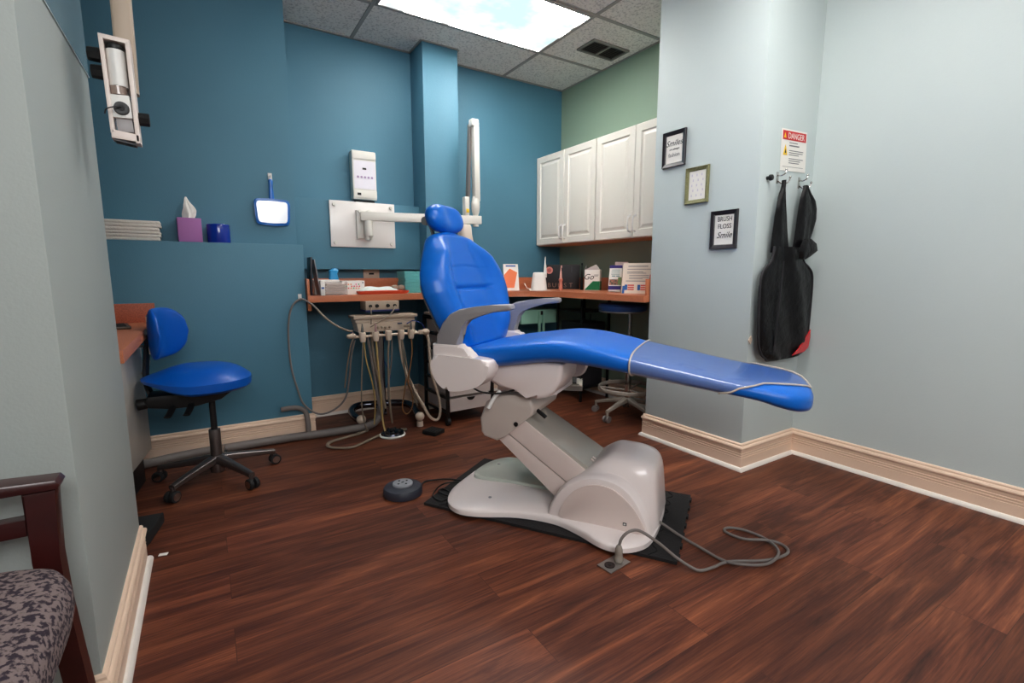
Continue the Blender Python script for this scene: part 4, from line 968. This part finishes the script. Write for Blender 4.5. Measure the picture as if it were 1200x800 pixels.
mh = thing('main_hose', 'thick grey corrugated hose running along the baseboard up into the delivery unit', 'hose', (0, 3.05, 0))
pts = [(.925, 3.06, .62), (.925, 3.07, .5), (.92, 3.08, .35), (.93, 3.08, .22), (.915, 3.05, .12), (.87, 3.02, .055), (.80, 3.02, .034), (.70, 3.035, .028), (.52, 3.05, .026), (.38, 3.07, .026), (.1, 3.075, .026), (-.15, 3.07, .026), (-.33, 3.03, .026), (-.6, 3.0, .026)]
MB().tube(rel(pts, (0, 3.05, 0)), .0235, sub=10, seg=16).build('hose', m_hoseg, mh)
b = MB(); b.tube([(.335, .085-.03, .195), (.37, .045, .20), (.42, .035, .198), (.462, .03, .17), (.472, .02, .10), (.472, .015, .045)], .015, seg=12); b.build('branch_hose', m_hoseg, mh)
b = MB(); b.tube([(.835+.027*math.cos(a), -.02+.027*math.sin(a)*.4, .042+.027*math.sin(a)) for a in [2*PI*k/12 for k in range(12)]], .0025, sub=2, seg=5, closed=True); b.build('cable_tie', m_black, mh)
th_ = thing('looped_tube', 'thin grey tube looping from the white hook down beside the worktop and back up', 'tube', (.478, 3.1, 0))
pts = [(.57, 3.05, .775), (.53, 3.065, .82), (.478, 3.085, .850), (.43, 3.085, .815), (.405, 3.08, .74), (.395, 3.08, .62), (.40, 3.075, .45), (.425, 3.07, .32), (.455, 3.06, .22), (.53, 3.04, .155), (.62, 3.03, .17), (.69, 3.02, .24), (.715, 3.0, .38), (.725, 2.98, .50), (.745, 2.96, .60)]
MB().tube(rel(pts, (.478, 3.1, 0)), .0055, sub=8, seg=8).build('tube', m_hoseg, th_)
pts = [(.56, 3.05, .785), (.60, 3.03, .735), (.66, 3.0, .685), (.71, 2.975, .66), (.74, 2.97, .655)]
MB().tube(rel(pts, (.478, 3.1, 0)), .006, sub=8, seg=8).build('tube_run', m_hose, th_)
fl = thing('floor_hose_loop', 'beige flat hose loop lying on the floor left of the round foot control', 'hose', (.6, 2.85, 0))
pts = [(.86, 3.08, .05), (.80, 3.0, .012), (.68, 2.955, .009), (.58, 2.92, .009), (.54, 2.87, .009), (.555, 2.81, .009), (.64, 2.755, .009), (.72, 2.79, .009), (.78, 2.83, .010), (.84, 2.86, .014)]
MB().tube(rel(pts, (.6, 2.85, 0)), .0085, sub=8, seg=8, flat=(.8, 1.2)).build('hose', m_hose, fl)
fd = thing('round_foot_control', 'round chrome foot rheostat with white rim, on the floor under the delivery unit', 'foot control', (.925, 2.86, 0))
b = MB(); b.lathe([(.078, .001), (.080, .006), (.076, .011), (.060, .012)], seg=40); b.build('rim', m_white, fd)
b = MB(); b.lathe([(.072, .0122), (.068, .024), (.05, .030), (.03, .032), (.001, .032)], seg=36); b.build('dome', m_darkchrome, fd)
b = MB()
for k in range(7): a = 2*PI*k/7; b.ball((.048*math.cos(a), .048*math.sin(a), .030), .009, seg=10)
b.cyl((0, 0, .0325), (0, 0, .045), .016, seg=16); b.build('treadle', m_rub, fd)
b = MB(); b.tube([(.07, .01, .018), (.10, .03, .012), (.10, .06, .010), (.06, .07, .010)], .005, seg=7); b.build('lead', m_hose, fd)
bp_ = thing('black_foot_pedal', 'small square black foot pedal on the floor before the drawer cart', 'foot pedal', (1.155, 2.755, 0), R(28))
MB().box((0, 0, .014), (.095, .105, .026), .005).build('pad', m_rub, bp_)
b = MB()
for i in range(5): b.box((0, -.04+i*.02, .0285), (.075, .006, .002))
b.build('ridges', m_black, bp_)

# ------------------------------------------------------------------ white drawer cart
dcart = thing('drawer_cart', 'white six-drawer rolling cart in a black frame behind the dental chair', 'cart', (1.30, 2.85, 0), R(2))
W, D_ = .345, .34
b = MB()
for x in (0, W):
    for y in (0, D_): b.b2(x-.010, x+.010, y-.010, y+.010, .055, .715, .003)
b.b2(0, W, -.006, .006, .706, .718); b.b2(0, W, D_-.006, D_+.006, .706, .718); b.b2(-.006, .006, 0, D_, .706, .718); b.b2(W-.006, W+.006, 0, D_, .706, .718)
for i in range(7):
    z = .08+i*.103
    b.b2(-.007, .005, .01, D_-.01, z-.006, z+.006); b.b2(W-.005, W+.007, .01, D_-.01, z-.006, z+.006)
b.build('frame', m_black, dcart)
m_dw = M('milky_white_plastic', (216, 204, 200), .4)
for i in range(6):
    z = .09+i*.103
    b = MB(); b.loft([[(x, y, zz) for x, y in ((.012+k, -.004+k*.3), (W-.012-k, -.004+k*.3), (W-.012-k, D_-.01), (.012+k, D_-.01))] for k, zz in ((.006, z), (0, z+.086))]); dr = b.build('drawer', m_dw, dcart)
    b = MB(); b.prism([(W/2-.032, z+.084), (W/2+.032, z+.084), (W/2+.024, z+.070), (W/2+.010, z+.062), (W/2-.010, z+.062), (W/2-.024, z+.070)], -.0075, -.0045, 'y'); b.build('finger_pull', m_black, dr)
MB().b2(-.002, W+.002, -.002, D_+.002, .7185, .734, .004).build('top', m_dw, dcart)
for x in (0, W):
    for y in (0, D_):
        b = MB(); b.cyl((x-.012, y, .026), (x+.012, y, .026), .0255, seg=20, bev=.003); b.box((x, y, .05), (.022, .03, .012), .003); b.build('caster', m_rub, dcart)

# ------------------------------------------------------------------ mint stand, black rack, small round stool
ms = thing('mint_side_table', 'mint green metal box table on two thin posts under the corner worktop', 'side table', (2.28, 3.30, 0))
MB().b2(-.18, .18, -.12, .10, .60, .71, .003).build('box', M('mint_green_enamel', (156, 206, 184), .45), ms)
b = MB(); b.b2(-.022, -.005, -.135, -.121, .02, .70); b.b2(.020, .037, -.135, -.121, .02, .70); b.build('post', MATS['mint_green_enamel'], ms)
b = MB(); b.b2(-.002, .017, -.134, -.122, .67, .70); b.build('clip', m_rub, ms)
MB().b2(-.15, .15, -.14, .08, 0, .02, .004).build('foot', MATS['mint_green_enamel'], ms)
rk = thing('black_wire_rack', 'black metal rack of dark equipment in the shade of the corner worktop', 'rack', (2.56, 2.98, 0))
b = MB()
for x in (-.13, .15):
    for y in (-.14, .16): b.b2(x-.008, x+.008, y-.008, y+.008, 0, .80)
for z in (.10, .42, .70): b.b2(-.13, .15, -.14, .16, z, z+.012)
b.build('frame', m_black, rk)
MB().b2(-.10, .12, -.11, .13, .1125, .36, .006).build('equipment_case', M('charcoal_case', (34, 34, 38), .5), rk)
MB().b2(-.11, .13, -.12, .14, .4325, .62, .006).build('equipment_case', MATS['charcoal_case'], rk)
b = MB(); b.tube([(-.05, -.15, .69), (-.06, -.16, .60), (-.04, -.155, .52), (-.08, -.16, .45)], .004, seg=6); b.build('cable', m_black, rk)

def star_base(t, n, r, ang, hub_z, tip_z, leg_r, mat, cmat, wheel_r=.024, names='leg'):
    for k in range(n):
        a = ang+2*PI*k/n; c, s = math.cos(a), math.sin(a)
        b = MB(); rr = []
        for i in range(9):
            q = i/8; rad = lerp(.02, r, q); z = lerp(hub_z, tip_z, q**1.2); w = lerp(leg_r*1.25, leg_r*.75, q); h = lerp(leg_r*1.1, leg_r*.6, q)
            rr.append([(c*rad-s*w*x, s*rad+c*w*x, z+h*y) for x, y in sering(12, 1, 1, 3)])
        b.loft(rr); b.cyl((c*r*.98, s*r*.98, tip_z), (c*r*.98, s*r*.98, wheel_r*1.6), leg_r*.5, seg=10); lg = b.build(names, mat, t)
        b = MB(); px, py = -s, c
        cx, cy = c*r*1.0, s*r*1.0
        for sg in (-1, 1): b.cyl((cx+px*sg*.006, cy+py*sg*.006, wheel_r), (cx+px*sg*.022, cy+py*sg*.022, wheel_r), wheel_r, seg=20, bev=.003)
        b.build('caster', cmat, lg)
        if mat is m_chromeleg:
            b = MB()
            for sg in (-1, 1): b.cyl((cx+px*sg*.0225, cy+py*sg*.0225, wheel_r), (cx+px*sg*.0245, cy+py*sg*.0245, wheel_r), wheel_r*.7, seg=18)
            b.build('hub_cap', m_chrome, lg)
m_chromeleg = M('brushed_dark_chrome', (120, 112, 110), .28, metal=.85)
st2 = thing('round_stool', 'round navy stool with grey ring base tucked under the worktop by the column', 'stool', (2.465, 2.375, 0))
b = MB(); b.lathe([(.135, .766), (.158, .769), (.166, .782), (.167, .800), (.156, .815), (.10, .820), (.001, .820)], c=(-.045, .03, -.020), seg=48); b.build('seat', m_navy, st2)
b = MB(); b.lathe([(.02, .752), (.14, .755), (.163, .762), (.163, .7675), (.001, .7675)], c=(-.045, .03, -.020), seg=40); b.build('seat_pan', M('silver_trim', (170, 168, 166), .3, metal=.6), st2)
b = MB(); b.cyl((0, 0, .10), (0, 0, .42), .022, seg=18); b.cyl((0, 0, .42), (0, 0, .733), .013, seg=14); b.lathe([(.022, .54), (.026, .55), (.024, .58), (.014, .585)][::1], seg=20); b.build('gas_lift', m_chrome, st2)
m_stgrey = M('warm_grey_enamel', (150, 140, 130), .4)
b = MB(); b.tube([(.20*math.cos(2*PI*k/24), .20*math.sin(2*PI*k/24), .205) for k in range(24)], .009, sub=2, seg=8, closed=True, flat=(1.6, .8))
for k in range(3): a = 2*PI*k/3+.3; b.tube([(.02*math.cos(a), .02*math.sin(a), .19), (.19*math.cos(a), .19*math.sin(a), .205)], .006, seg=6, smooth=False)
b.build('foot_ring', m_stgrey, st2)
star_base(st2, 5, .235, R(190), .12, .075, .017, m_stgrey, M('grey_caster', (120, 112, 110), .5), .024)

# ------------------------------------------------------------------ operator stool (left)
st = thing('operator_stool', 'bright blue saddle-seat operator stool with backrest and five chrome legs', 'stool', (-.01, 2.70, 0))
b = MB(); out = []
K = 56
for k in range(K):
    th = 2*PI*k/K; c, s = math.cos(th), math.sin(th)
    out.append((.222*math.copysign(abs(c)**.9, c)-.045, (.20 if c > 0 else .20-.045*c*c)*math.copysign(abs(s)**.9, s)+.02))
def seat_z(q, x): return .034+.062*(1-q**2.6)+(-.010 if x > .1 else 0)*0
rr = []
cxs, cys = -.035, .02
def lf(x): return sm((x+.275)/.22)
for q, zf in ((.70, .450), (.92, .454), (.985, .466), (1.0, .486), (1.0, .504)):
    ring = []
    for x, y in out:
        X = cxs+(x-cxs)*q; ring.append((X, cys+(y-cys)*q, lerp(.506+(zf-.45)*.35, zf, lf(X))))
    rr.append(ring)
for q in (.985, .95, .90, .82, .72, .6, .45, .3, .15, .03):
    ring = []
    for x, y in out:
        X = cxs+(x-cxs)*q; ring.append((X, cys+(y-cys)*q, lerp(.526, .504, lf(X))+.070*(1-q**3.4)*lerp(.35, 1, lf(X+.02))))
    rr.append(ring)
b.loft(rr); b.build('seat', m_blued, st)
b = MB(); b.prism([(-.24, .455), (.10, .448), (.04, .405), (-.06, .385), (-.16, .385), (-.24, .40), (-.255, .43)], -.06, .08, 'y', .012); b.build('tilt_mechanism', m_black, st)
b = MB(); b.cyl((-.285, -.02, .415), (-.225, -.02, .42), .026, .022, seg=12, bev=.004); b.build('adjust_knob', m_black, st)
for x in (-.15, -.08):
    b = MB(); b.tube([(x, -.06, .40), (x-.01, -.12, .385), (x-.02, -.16, .375)], .008, seg=8, flat=(.6, 1.8)); b.build('lever', m_black, st)
b = MB(); b.cyl((0, 0, .24), (0, 0, .40), .014, seg=16); b.build('gas_piston', m_black, st)
b = MB(); b.cyl((0, 0, .085), (0, 0, .25), .025, .025, seg=20, bev=.003); b.build('gas_sleeve', m_chromeleg, st)
b = MB(); b.cyl((0, 0, .035), (0, 0, .10), .032, .036, seg=20, bev=.004); b.build('hub', m_chromeleg, st)
star_base(st, 5, .265, R(228), .10, .068, .020, m_chromeleg, m_rub, .026)
# curved backrest
b = MB(); rr = []
for i in range(29):
    q = -1+2*i/28; hh = .116*(1-abs(q)**3.2)**.5+.002 if abs(q) < 1 else .004
    a = q*R(58); rad = .155; tk = .020*(1-abs(q)**6)+.003
    ring = []
    for k in range(24):
        th = 2*PI*k/24; c, s = math.cos(th), math.sin(th)
        r_ = rad+tk*math.copysign(abs(s)**.8, s)
        ring.append((-.045-r_*math.cos(a)+.0, r_*math.sin(a)*1.0, .725+hh*math.copysign(abs(c)**.75, c)))
    rr.append(ring)
b.loft(rr); bkr = b.build('backrest', m_blued, st); 
Mx = Matrix.Translation((0, .0, 0)) @ Matrix.Translation((-.045, 0, 0)) @ Matrix.Rotation(R(-22), 4, 'Z') @ Matrix.Translation((.045, 0, 0))
bkr.data.transform(Mx)
b = MB(); rr = []
for i in range(17):
    q = -.5+1.0*i/16; hh = .09*(1-abs(q)**3)**.5; a = q*R(58)
    rr.append([(-.045-r_*math.cos(a), r_*math.sin(a), .725+zz) for r_, zz in ((.168, hh), (.177, hh), (.177, -hh), (.168, -hh))])
b.loft(rr); o = b.build('back_shell', m_creamd, st); o.data.transform(Mx)
b = MB(); b.tube([(-.14, .02, .42), (-.225, .06, .43), (-.250, .07, .50), (-.240, .067, .62), (-.225, .062, .72)], .010, seg=8, flat=(1, 2)); b.build('back_bar', m_black, st)

# ------------------------------------------------------------------ ceiling-hung light head (upper left)
cl = thing('ceiling_hung_lamp', 'cream clamp-shaped operating light folded on its ceiling pole, upper left', 'operating light', (-.150, 1.765, CZ))
def P3(x, y, z): return (x+.150, y-1.765, z-CZ)
b = MB()
b.loft([[P3(x+dx, 1.80+y, z) for x, y in sering(16, .024, .020, 5)] for dx, z in ((-.130, CZ-.001), (-.132, 2.1), (-.137, 1.60), (-.139, 1.50))]); b.build('pole', m_creamd, cl)
b = MB(); b.box(P3(-.1155, 1.782, 2.2), (.003, .003, .7)); b.build('pole_channel', m_hoseg, cl)
b = MB()
def cbar(x0, z0, x1, z1, w, y0, y1):
    b.prism([(x0-w/2+.150, z0-CZ), (x0+w/2+.150, z0-CZ), (x1+w/2+.150, z1-CZ), (x1-w/2+.150, z1-CZ)], y0-1.765, y1-1.765, 'y', .003)
cbar(-.182, 1.618, -.177, 1.375, .010, 1.73, 1.78)
cbar(-.126, 1.616, -.124, 1.355, .011, 1.73, 1.78)
b.prism([(-.187+.150, 1.624-CZ), (-.121+.150, 1.621-CZ), (-.121+.150, 1.609-CZ), (-.187+.150, 1.612-CZ)], 1.73-1.765, 1.78-1.765, 'y', .003)
b.prism([(-.181+.150, 1.385-CZ), (-.119+.150, 1.378-CZ), (-.119+.150, 1.358-CZ), (-.181+.150, 1.362-CZ)], 1.73-1.765, 1.78-1.765, 'y', .003)
b.build('bracket', M('pale_cream_enamel', (226, 212, 204), .4), cl)
b = MB(); b.cyl(P3(-.155, 1.752, 1.50), P3(-.156, 1.752, 1.592), .0205, seg=28); b.build('lamp_barrel', m_white, cl)
b = MB(); b.cyl(P3(-.156, 1.752, 1.5925), P3(-.156, 1.752, 1.606), .0195, seg=24, bev=.003); b.build('barrel_cap', m_black, cl)
b = MB(); b.cyl(P3(-.157, 1.752, 1.478), P3(-.158, 1.752, 1.4995), .0195, seg=24); b.build('glass_band', M('smoky_glass_band', (150, 132, 122), .15, coat=.6), cl)
b = MB(); b.box(P3(-.154, 1.752, 1.447), (.044, .04, .060), .004, rot=(0, R(-3), 0)); b.build('socket_block', m_white, cl)
b = MB(); b.cyl(P3(-.153, 1.7315, 1.441), P3(-.153, 1.722, 1.441), .0175, .0155, seg=24); b.build('socket_ring', m_black, cl)
b = MB(); b.cyl(P3(-.153, 1.7215, 1.441), P3(-.153, 1.720, 1.441), .008, seg=16); b.tube([P3(-.153, 1.7195, 1.441), P3(-.168, 1.71, 1.437), P3(-.183, 1.705, 1.428), P3(-.187, 1.705, 1.416)], .0016, seg=6); b.build('socket_wire', m_ink, cl)
b = MB(); b.box(P3(-.150, 1.755, 1.400), (.036, .03, .034), .002, rot=(0, R(-3), 0)); b.build('reflector_box', m_armgrey, cl)
for (x, z, y) in ((-.202, 1.575, 1.755), (-.199, 1.535, 1.765), (-.108, 1.425, 1.755)):
    sg = -1 if x < -.15 else 1
    b = MB(); b.cyl(P3(x-.0135, y, z), P3(x+.0135, y, z), .0175, .0195 if sg < 0 else .0175, seg=8, bev=.003); b.cyl(P3(x-sg*.0135, y, z), P3(x-sg*.020, y, z), .006, seg=10); b.build('clamp_knob', m_black, cl)
b = MB(); b.cyl(P3(-.156, 1.7545, 1.362), P3(-.137, 1.7545, 1.352), .004, seg=8); b.prism([(-.176+.15, 1.3615-CZ), (-.130+.15, 1.354-CZ), (-.130+.15, 1.350-CZ), (-.176+.15, 1.357-CZ)], 1.735-1.765, 1.775-1.765, 'y'); b.build('end_grip', m_black, cl)

# ------------------------------------------------------------------ waiting chair (lower left)
wc = thing('waiting_chair', 'mahogany armchair with mottled taupe fabric seat beside the pier', 'armchair', (-.537, .88, 0))
OX, OY = -.52, .88
def wr(pts): return [(x-OX, z) for x, z in pts]
arm_profile = [(-.800, .652), (-.500, .662), (-.245, .650), (-.236, .640), (-.243, .560), (-.246, .48), (-.243, .38), (-.236, .28), (-.222, .12), (-.210, 0), (-.250, 0), (-.262, .15), (-.280, .35), (-.292, .48), (-.296, .585), (-.330, .6245), (-.800, .6245)]
for (ya, yb) in ((1.15, 1.19), (.56, .60)):
    b = MB(); b.prism(wr([(-.250, 0), (-.212, 0), (-.224, .12), (-.236, .28), (-.243, .38), (-.246, .48), (-.243, .56), (-.240, .610), (-.286, .610), (-.284, .48), (-.276, .35), (-.260, .15)]), ya-OY, yb-OY, 'y', .004); b.build('front_leg', m_wood, wc)
    b = MB(); b.prism(wr([(-.82, 0), (-.785, 0), (-.755, .40), (-.79, .64), (-.86, .90), (-.89, .895), (-.83, .62), (-.80, .40)]), ya-OY, yb-OY, 'y', .004); b.build('back_leg', m_wood, wc)
    b = MB(); b.prism(wr([(-.82, .611), (-.236, .611), (-.232, .620), (-.238, .629), (-.45, .640), (-.80, .640)]), ya-.004-OY, yb+.004-OY, 'y', .005); b.build('armrest', m_wood, wc)
    b = MB(); b.prism(wr([(-.78, .530), (-.286, .530), (-.286, .562), (-.78, .562)]), ya+.006-OY, yb-.006-OY, 'y', .003); b.build('side_rail', m_wood, wc)
b = MB(); b.b2(-.79-OX, -.265-OX, 1.130-OY, 1.149-OY, .33, .375, .002); b.b2(-.79-OX, -.265-OX, .601-OY, .62-OY, .33, .375, .002); b.b2(-.285-OX, -.262-OX, .62-OY, 1.13-OY, .33, .375, .002); b.build('seat_rail', m_wood, wc)
b = MB(); ro = [(x*1.0, y) for x, y in sering(60, .265, .255, 5)]
def sr(k, z, dz=0): return [(-.468-OX+x*k, .872-OY+y*k, z+.036) for x, y in ro]
b.loft([sr(.93, .377), sr(.98, .385), sr(1.0, .41), sr(.995, .435), sr(.965, .455), sr(.90, .466), sr(.7, .474), sr(.4, .477), sr(.05, .478)]); b.build('seat', m_fabric, wc)
b = MB(); b.loft([[(-.80-.25*(z-.5)-OX+x, .875-OY+y, z) for x, y in sering(40, .025 if .56 < z < .84 else .015, .235 if .56 < z < .84 else .22, 5)] for z in (.53, .55, .57, .70, .83, .85, .87)]); b.build('back_cushion', m_fabric, wc)
fp = thing('dark_floor_pedal', 'flat black foot pedal on the floor behind the pier corner', 'foot pedal', (-.285, 2.20, 0), R(-8))
MB().prism([(-.05, -.12), (.035, -.12), (.050, -.04), (.062, .12), (-.05, .12)], .001, .045, 'z', .006).build('pad', m_rub, fp)
MB().tube([(-.03, .10, .03), (-.05, .14, .05), (-.07, .15, .10)], .006, seg=6).build('cable', m_black, fp)
sp = thing('paper_scrap', 'tiny white scrap of paper on the floor at the pier corner', 'scrap', (-.197, 2.035, 0))
MB().prism([(-.014, -.006), (.012, -.012), (.016, .004), (-.01, .010)], .0008, .0025, 'z').build('scrap', m_paper, sp)

# ------------------------------------------------------------------ separate pieces become parts of their own
def split(o):
    bm = bmesh.new(); bm.from_mesh(o.data); seen = set(); isl = []
    for v in bm.verts:
        if v in seen: continue
        st_ = [v]; seen.add(v); g_ = []
        while st_:
            q = st_.pop(); g_.append(q.index)
            for e_ in q.link_edges:
                w_ = e_.other_vert(q)
                if w_ not in seen: seen.add(w_); st_.append(w_)
        isl.append(set(g_))
    bm.free()
    if len(isl) < 2: return
    base = o.name.split('.')[0]; src = o.data
    for k, g_ in enumerate(isl):
        b_ = bmesh.new(); b_.from_mesh(src); b_.verts.ensure_lookup_table()
        bmesh.ops.delete(b_, geom=[v for v in b_.verts if v.index not in g_], context='VERTS')
        me = bpy.data.meshes.new(base); b_.to_mesh(me); b_.free(); me.materials.append(src.materials[0])
        if k == 0: o.data = me
        else:
            n_ = o.copy(); n_.data = me; n_.name = base; COL.objects.link(n_); n_.parent = o.parent
SPLIT = {'leaf_pattern', 'end_cap', 'jigsaw_seam', 'knob', 'screw_cap', 'rubber_stop', 'fixing_cap', 'side_button', 'warning_triangle', 'post', 'screw', 'button_marks', 'button_row', 'support_cleat', 'purple_band', 'packets', 'lead', 'lens', 'hub_cap', 'vent_slot', 'display_window', 'ridges'}
for o in list(bpy.data.objects):
    if o.type == 'MESH' and o.name.split('.')[0] in SPLIT and o.parent: split(o)

# ------------------------------------------------------------------ camera and light
cam = bpy.data.cameras.new('camera'); co = bpy.data.objects.new('camera', cam); COL.objects.link(co)
cam.sensor_width = 36; cam.lens = 567*36/1200; cam.clip_start = .02
co.location = (0, 0, 1.0)
yaw, pit = R(32.3), R(8.0)
co.rotation_euler = (PI/2-pit, 0, -yaw)
SC.camera = co
def area(name, loc, sx, sy, power, rot=(0, 0, 0), col=(1, 1, 1)):
    l = bpy.data.lights.new(name, 'AREA'); l.shape = 'RECTANGLE'; l.size = sx; l.size_y = sy; l.energy = power; l.color = col
    o = bpy.data.objects.new(name, l); COL.objects.link(o); o.location = loc; o.rotation_euler = rot; return o
fl_ = area('added_fill_light', (.2, -1.5, 2.25), 1.8, 1.0, 54)  # added fill lamp behind the camera, not a fixture of the room
fl_.rotation_euler = (Vector((1.3, 2.4, .5))-Vector((.2, -1.5, 2.25))).to_track_quat('-Z', 'Y').to_euler()
w = bpy.data.worlds.new('world'); SC.world = w; w.use_nodes = True
w.node_tree.nodes['Background'].inputs['Color'].default_value = (.6, .65, .7, 1); w.node_tree.nodes['Background'].inputs['Strength'].default_value = .3
SC.view_settings.view_transform = 'Standard'; SC.view_settings.look = 'None'; SC.view_settings.exposure = 0.16; SC.view_settings.gamma = .93
SC.cycles.max_bounces = 8; SC.cycles.diffuse_bounces = 4; SC.cycles.transparent_max_bounces = 8
